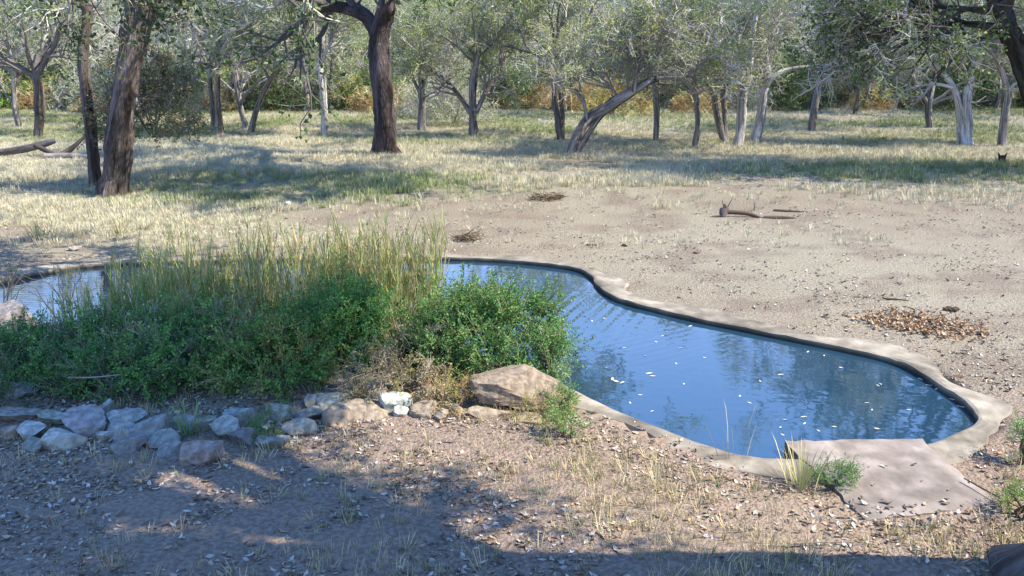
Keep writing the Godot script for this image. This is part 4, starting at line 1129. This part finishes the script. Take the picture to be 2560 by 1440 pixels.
func dead_wood() -> void:
	rng.seed = 101
	var brown := Color(0.19, 0.145, 0.105)
	var o := thing("fallen_branch", Vector3(4.75, land(4.75, -20.3), -20.3), "dark fallen branch with a knotted root end on bare earth", "branch")
	stick(o, "root_end", [[-0.02, 0.0, 0.05, 0.05], [0.0, 0.1, 0.0, 0.11], [0.06, 0.17, -0.04, 0.075], [0.02, 0.28, -0.05, 0.02]], Color(0.20, 0.16, 0.15), 8)
	stick(o, "branch", [[0.03, 0.1, 0, 0.055], [0.3, 0.11, 0.05, 0.045], [0.6, 0.07, 0.1, 0.045], [0.85, -0.01, 0.2, 0.03]], brown)
	stick(o, "branch", [[0.84, 0.02, 0.22, 0.045], [1.15, 0.03, 0.28, 0.045], [1.4, 0.025, 0.3, 0.035], [1.62, 0.01, 0.36, 0.012]], brown)
	stick(o, "twig", [[0.05, 0.15, 0, 0.018], [0.14, 0.3, -0.05, 0.012], [0.2, 0.42, -0.06, 0.006]], brown, 5)
	stick(o, "twig", [[0.02, 0.2, 0, 0.015], [-0.03, 0.32, 0, 0.01], [-0.05, 0.4, 0.02, 0.005]], brown, 5)
	stick(o, "twig", [[0.0, 0.05, 0.05, 0.015], [-0.15, 0.03, 0.1, 0.01], [-0.32, 0.02, 0.12, 0.006]], brown, 5)
	o = thing("stick", Vector3(6.05, land(6.05, -20.9), -20.9), "thin dark stick lying behind the fallen branch", "stick")
	stick(o, "stem", [[0, 0.03, -0.05, 0.02], [0.12, 0.03, 0, 0.03], [0.4, 0.025, 0.08, 0.025], [0.75, 0.015, 0.12, 0.008]], brown)
	o = thing("dead_log", Vector3(-17.2, land(-17.2, -33), -33.0), "grey and black dead log lying beyond the slim dark trunk", "log")
	stick(o, "log", [[-2.4, 0.12, 0.3, 0.16], [-1.2, 0.16, 0.1, 0.15], [-0.2, 0.3, 0, 0.13], [0.5, 0.5, -0.1, 0.12], [0.75, 0.56, -0.12, 0.10]], Color(0.20, 0.18, 0.165), 9)
	stick(o, "bough", [[0.1, 0.4, 0, 0.09], [0.7, 0.18, 0.2, 0.08], [1.0, 0.02, 0.25, 0.06]], Color(0.13, 0.11, 0.1), 8)
	stick(o, "bough", [[1.1, 0.08, 0.1, 0.12], [1.4, 0.3, 0, 0.1], [1.75, 0.6, -0.1, 0.06], [2.15, 1.0, -0.2, 0.03]], Color(0.26, 0.19, 0.14), 8)
	stick(o, "bough", [[0.6, 0.05, 0.4, 0.11], [1.4, 0.08, 0.4, 0.1], [2.3, 0.06, 0.5, 0.06]], Color(0.52, 0.46, 0.40), 8)
	stick(o, "bough", [[-2.5, 0.6, -0.6, 0.05], [-2.1, 0.9, -0.8, 0.06], [-1.8, 1.2, -0.9, 0.03]], Color(0.12, 0.1, 0.1), 7)
	o = thing("stump", Vector3(16.35, land(16.35, -30.6) - 0.02, -30.6), "small black splintered stump alone in the grass", "stump")
	stick(o, "body", [[0, -0.05, 0, 0.13], [0, 0.15, 0, 0.12], [0.01, 0.27, 0, 0.10], [0.0, 0.33, 0, 0.05]], Color(0.07, 0.06, 0.045), 9)
	stick(o, "prong", [[-0.07, 0.24, 0, 0.05], [-0.11, 0.34, 0, 0.035], [-0.15, 0.42, 0, 0.012]], Color(0.07, 0.06, 0.045))
	stick(o, "prong", [[0.07, 0.24, 0, 0.05], [0.11, 0.34, 0, 0.03], [0.15, 0.42, 0, 0.01]], Color(0.07, 0.06, 0.045))
	# heaps of thin sticks
	for h in [[0.86, -22.9, 0.42, 0.16, 90, "low heap of brown sticks on the open ground", 0.016], [-0.86, -17.6, 0.26, 0.13, 60, "small grey heap of sticks behind the pond", 0.012], [-5.9, -21.3, 0.3, 0.06, 40, "scatter of sticks by the grass shade", 0.01]]:
		var s := thing("stick_heap", Vector3(h[0], land(h[0], h[1]), h[1]), h[5], "sticks")
		var b := Builder.new()
		for i in int(h[4]):
			var a := rf(0, TAU)
			var p := Vector3(cos(a) * h[2] * sqrt(rng.randf()), rf(0, h[3]), sin(a) * h[2] * 0.8 * sqrt(rng.randf()))
			var d := Vector3(rf(-1, 1), rf(-0.25, 0.3), rf(-1, 1)).normalized() * rf(0.08, 0.25)
			b.tube(PackedVector3Array([p - d, p + unit() * 0.02, p + d]), PackedFloat32Array([0.004, h[6] * rf(0.5, 1), 0.003]), 4, shade_of(Color(0.24, 0.18, 0.12), 0.3))
		var part := obj("sticks", b.mesh(M.bark), s)
		part.set_meta("kind", "stuff")
	# animal droppings
	for d in [[6.2, -12.5, 5, 0.07, "pile of dark dung behind the rusty leaves"], [6.15, -11.4, 4, 0.06, "small dung pile at the outer end of the rusty leaves"], [1.53, -17.15, 3, 0.06, "dung lumps on the earth behind the pond bend"], [2.14, -17.15, 2, 0.06, "lone dung lump behind the pond bend"], [3.35, -16.4, 2, 0.05, "dung lump on the open earth, farther along the kerb"], [5.45, -12.15, 2, 0.08, "dark lump on top of the rusty leaves"]]:
		var s := thing("dung_pile", Vector3(d[0], land(d[0], d[1]), d[1]), d[4], "dung")
		for i in int(d[2]):
			var m := stone_mesh(Vector3(1, 0.7, 0.9) * d[3] * 0.9 * rf(0.8, 1.3), 3, 500 + i * 3 + int(d[2]) * 31, Color(0.10, 0.065, 0.045), 8)
			var l := obj("lump", m, s)
			l.position = Vector3(rf(-1, 1) * d[3] * d[2] * 0.4, d[3] * 0.2, rf(-1, 1) * d[3])
	o = thing("stick", Vector3(5.45, land(5.45, -13.0), -13.0), "short dark stick with yellow leaves beyond the rusty leaves", "stick")
	stick(o, "stem", [[0, 0.04, 0, 0.012], [0.05, 0.02, 0.02, 0.014], [0.2, 0.02, 0.04, 0.012], [0.36, 0.01, 0.1, 0.006]], Color(0.10, 0.08, 0.06))
	o = thing("stick", Vector3(3.9, 0.0, -6.7), "long thin twig lying along the slab's outer edge", "stick")
	stick(o, "stem", [[-0.1, 0.06, -0.35, 0.006], [0.0, 0.05, -0.1, 0.007], [0.12, 0.04, 0.15, 0.004]], Color(0.14, 0.11, 0.08))
	o = thing("stick", Vector3(-4.25, 0.0, -8.75), "thin pale stick lying across the shaded weeds", "stick")
	stick(o, "stem", [[-0.25, 0.34, 0, 0.008], [0, 0.35, 0.02, 0.008], [0.3, 0.38, 0.02, 0.005]], Color(0.50, 0.46, 0.38))
	o = thing("stick", Vector3(2.05, 0.0, -6.05), "pale straight stick on the leaf strewn bank", "stick")
	stick(o, "stem", [[0, 0.02, 0, 0.007], [0.2, 0.025, -0.02, 0.008], [0.48, 0.02, -0.03, 0.004]], Color(0.46, 0.36, 0.28))


func curled_leaf(bend: float) -> ArrayMesh:
	var b := Builder.new()
	var rows := [[-0.5, 0.03], [-0.22, 0.20], [0.02, 0.25], [0.28, 0.14], [0.5, 0.01]]
	for r in rows:
		for s in [-1.0, 0.0, 1.0]:
			var w: float = r[1] * s
			b.v.append(Vector3(w, 0.04 + bend * r[0] * r[0] * 1.6 + absf(s) * 0.10, r[0]))
			b.c.append(Color.WHITE)
	for i in 4:
		for j in 2:
			var a := i * 3 + j
			b.ix.append_array(PackedInt32Array([a, a + 4, a + 1, a, a + 3, a + 4]))
	return b.mesh(M.dry_leaf)


func litter() -> void:
	rng.seed = 111
	var meshes := [curled_leaf(0.1), curled_leaf(0.5), curled_leaf(-0.25)]
	var pale := [Color(0.46, 0.37, 0.26), Color(0.40, 0.28, 0.17), Color(0.30, 0.20, 0.13), Color(0.40, 0.36, 0.28), Color(0.17, 0.12, 0.085), Color(0.52, 0.45, 0.36), Color(0.34, 0.25, 0.17), Color(0.22, 0.16, 0.11), Color(0.58, 0.52, 0.44), Color(0.16, 0.115, 0.085)]
	var where := [[], [], []]
	var tints := [[], [], []]
	for i in 64000:
		var z := rf(-9.9, -3.2)
		var x := rf(-6.8, 5.4)
		if off_rim(Vector2(x, z)) < rf(0.1, 0.7) ** 1.3:
			continue
		var on_slab := x > 2.55 and x < 4.1 and z < -6.5 and z > -8.0
		if on_slab and rng.randf() < 0.98 - 0.35 * smoothstep(-6.85, -6.5, z):
			continue
		var k := 0.48 + 1.0 * patches.get_noise_2d(x * 18.0 + 50, z * 18.0) + 0.9 * lumps.get_noise_2d(x * 20.0, z * 20.0)
		k += 0.6 * smoothstep(0.5, 0.0, Vector2(maxf(absf(x - 3.3) - 0.75, 0.0), maxf(absf(z + 7.2) - 0.7, 0.0)).length())
		if rng.randf() > k:
			continue
		var j := rng.randi() % 3
		var size := lerpf(0.022, 0.075, rng.randf() ** 1.5)
		var y := land(x, z) + 0.0
		if on_slab:
			y = lerpf(0.072, 0.0, clampf((z + 7.85) / 1.3, 0.0, 1.0))
		var turn := Basis.from_euler(Vector3(rf(-0.5, 0.5), rf(0, TAU), rf(-0.5, 0.5))).scaled(Vector3.ONE * size)
		where[j].append(Transform3D(turn, Vector3(x, y, z)))
		tints[j].append(shade_of(pale[rng.randi() % pale.size()], 0.2))
	var said := ["fallen dry leaves lying flat over the near bank", "curled dry leaves strewn over the near bank", "cupped dry leaves strewn over the near bank"]
	for j in 3:
		tag(scatter("leaf_litter", meshes[j], where[j], tints[j]), said[j], "dry leaves", "", "stuff")
	# specks of leaf and straw over the open earth beyond the pond
	rng.seed = 112
	where = [[], []]
	tints = [[], []]
	for i in 60000:
		var z := -9.0 - 23.0 * rng.randf() ** 1.2
		var x := rf(-0.62, 0.62) * (-z + 3.0)
		if off_rim(Vector2(x, z)) < 0.1 + rf(0, 0.8):
			continue
		var k := 0.35 + 0.9 * patches.get_noise_2d(x * 9.0, z * 9.0) + 1.1 * lumps.get_noise_2d(x * 16.0, z * 16.0)
		if rng.randf() > k:
			continue
		var j := rng.randi() % 2
		var turn := Basis.from_euler(Vector3(rf(-0.4, 0.4), rf(0, TAU), rf(-0.4, 0.4))).scaled(Vector3(rf(0.3, 1), 1, 1) * lerpf(0.02, 0.10, rng.randf() ** 2.2))
		where[j].append(Transform3D(turn, Vector3(x, land(x, z), z)))
		tints[j].append(shade_of([Color(0.52, 0.46, 0.34), Color(0.14, 0.11, 0.08), Color(0.30, 0.235, 0.17), Color(0.60, 0.56, 0.46), Color(0.42, 0.36, 0.27)][rng.randi() % 5], 0.2))
	for j in 2:
		tag(scatter("leaf_litter", meshes[j], where[j], tints[j]), ["specks of dry leaf and straw on the open earth", "curled specks of dry leaf on the open earth"][j], "dry leaves", "", "stuff")
	# the rusty patch of leaves by the kerb
	var rust := []
	var rust_tints := []
	for i in 750:
		var a := rf(0, TAU)
		var r := rng.randf() ** 0.7 * rf(0.6, 1.25)
		var x := 5.45 + cos(a) * r * 0.75 + sin(a) * r * 0.25
		var z := -11.75 + sin(a) * r * 0.62
		if off_rim(Vector2(x, z)) < 0.5:
			continue
		var turn := Basis.from_euler(Vector3(rf(-0.6, 0.6), rf(0, TAU), rf(-0.6, 0.6))).scaled(Vector3.ONE * rf(0.05, 0.10))
		rust.append(Transform3D(turn, Vector3(x, land(x, z) + rf(0, 0.05), z)))
		rust_tints.append(shade_of([Color(0.42, 0.26, 0.14), Color(0.36, 0.22, 0.12), Color(0.52, 0.40, 0.25), Color(0.26, 0.16, 0.10), Color(0.44, 0.33, 0.22)][rng.randi() % 5], 0.2))
	tag(scatter("rusty_leaves", meshes[1], rust, rust_tints), "rust coloured heap of fallen leaves beside the kerb", "dry leaves", "", "stuff")


func floating_leaves() -> void:
	rng.seed = 121
	var meshes := [curled_leaf(0.15), curled_leaf(-0.1)]
	for f in [[1.17, -9.72, 2], [1.58, -9.98, 2], [1.97, -11.44, 1], [1.85, -11.19, 1], [1.92, -9.63, 1], [3.09, -9.94, 1.5], [2.8, -9.72, 1], [2.46, -9.26, 1.2], [2.51, -9.06, 1.2], [2.96, -8.67, 1.5], [3.67, -10.78, 1.4], [3.82, -10.63, 1], [1.96, -10.33, 1], [1.41, -10.94, 1], [1.62, -10.63, 1], [2.05, -11.62, 1.2], [4.12, -9.63, 1.5], [4.07, -9.59, 1], [3.75, -9.06, 1], [3.73, -8.86, 1], [4.11, -8.86, 1], [3.59, -8.37, 1.2], [3, -8.32, 1], [2.65, -8.4, 1], [2.62, -8.22, 1], [2.75, -8.6, 1], [2.92, -8.5, 1], [3.19, -8.42, 1], [1.39, -9.29, 1], [1.25, -9.06, 1], [1.45, -8.83, 1], [1.11, -10.19, 1], [2.11, -10.94, 1], [2.34, -10.55, 1], [1.02, -12.38, 1.2], [1.11, -12.14, 1.2], [1.29, -12.26, 1.3], [1.71, -13.71, 1.5], [1.52, -13.66, 1.5], [3.87, -10.19, 1], [2.42, -11.89, 1.3], [1.14, -9.79, 2], [1.24, -9.68, 1.6], [1.61, -9.89, 1.5], [4.64, -10.12, 1.5], [4.63, -9.79, 1.5], [4.67, -9.47, 1.5], [4.7, -9.15, 1.6], [4.69, -8.94, 1.8], [4.64, -9.59, 1.4]]:
		var o := obj("floating_leaf", meshes[rng.randi() % 2])
		o.position = Vector3(f[0], -0.056, f[1])
		o.rotation = Vector3(rf(-0.15, 0.15), rf(0, TAU), rf(-0.15, 0.15))
		o.scale = Vector3(0.7, 0.6, 1.0) * 0.062 * (f[2] * 0.6 + 0.35)
		var m := M.floating_leaf as StandardMaterial3D
		o.material_override = m
		tag(o, "small pale dry leaf floating on the blue water", "leaf", "leaves floating on the pond")


# Words for where a tree of the grove or a bush of the bank stands, by the near tree that it shows behind.
func where_on_bank(x: float, z: float) -> String:
	var side := x / -z
	var marks := [[-0.42, "behind the dead log"], [-0.28, "behind the big rough-barked tree"], [-0.17, "behind the close pair of trunks"], [-0.06, "behind the tall dark tree"], [0.06, "behind the two-armed grey tree"], [0.17, "behind the leaning split trunk"], [0.29, "behind the tall smooth pale tree"], [0.40, "behind the arching bough"], [9.0, "behind the bluish white double trunk"]]
	for m in marks:
		if side < m[0]:
			return m[1]
	return ""


func where_in_grove(x: float, z: float) -> String:
	var depth := "at the clearing's edge" if z > -60.0 else "by the bank" if z > -80.0 else "beyond the bank" if z > -115.0 else "deep in the grove"
	return depth + " " + where_on_bank(x, z)
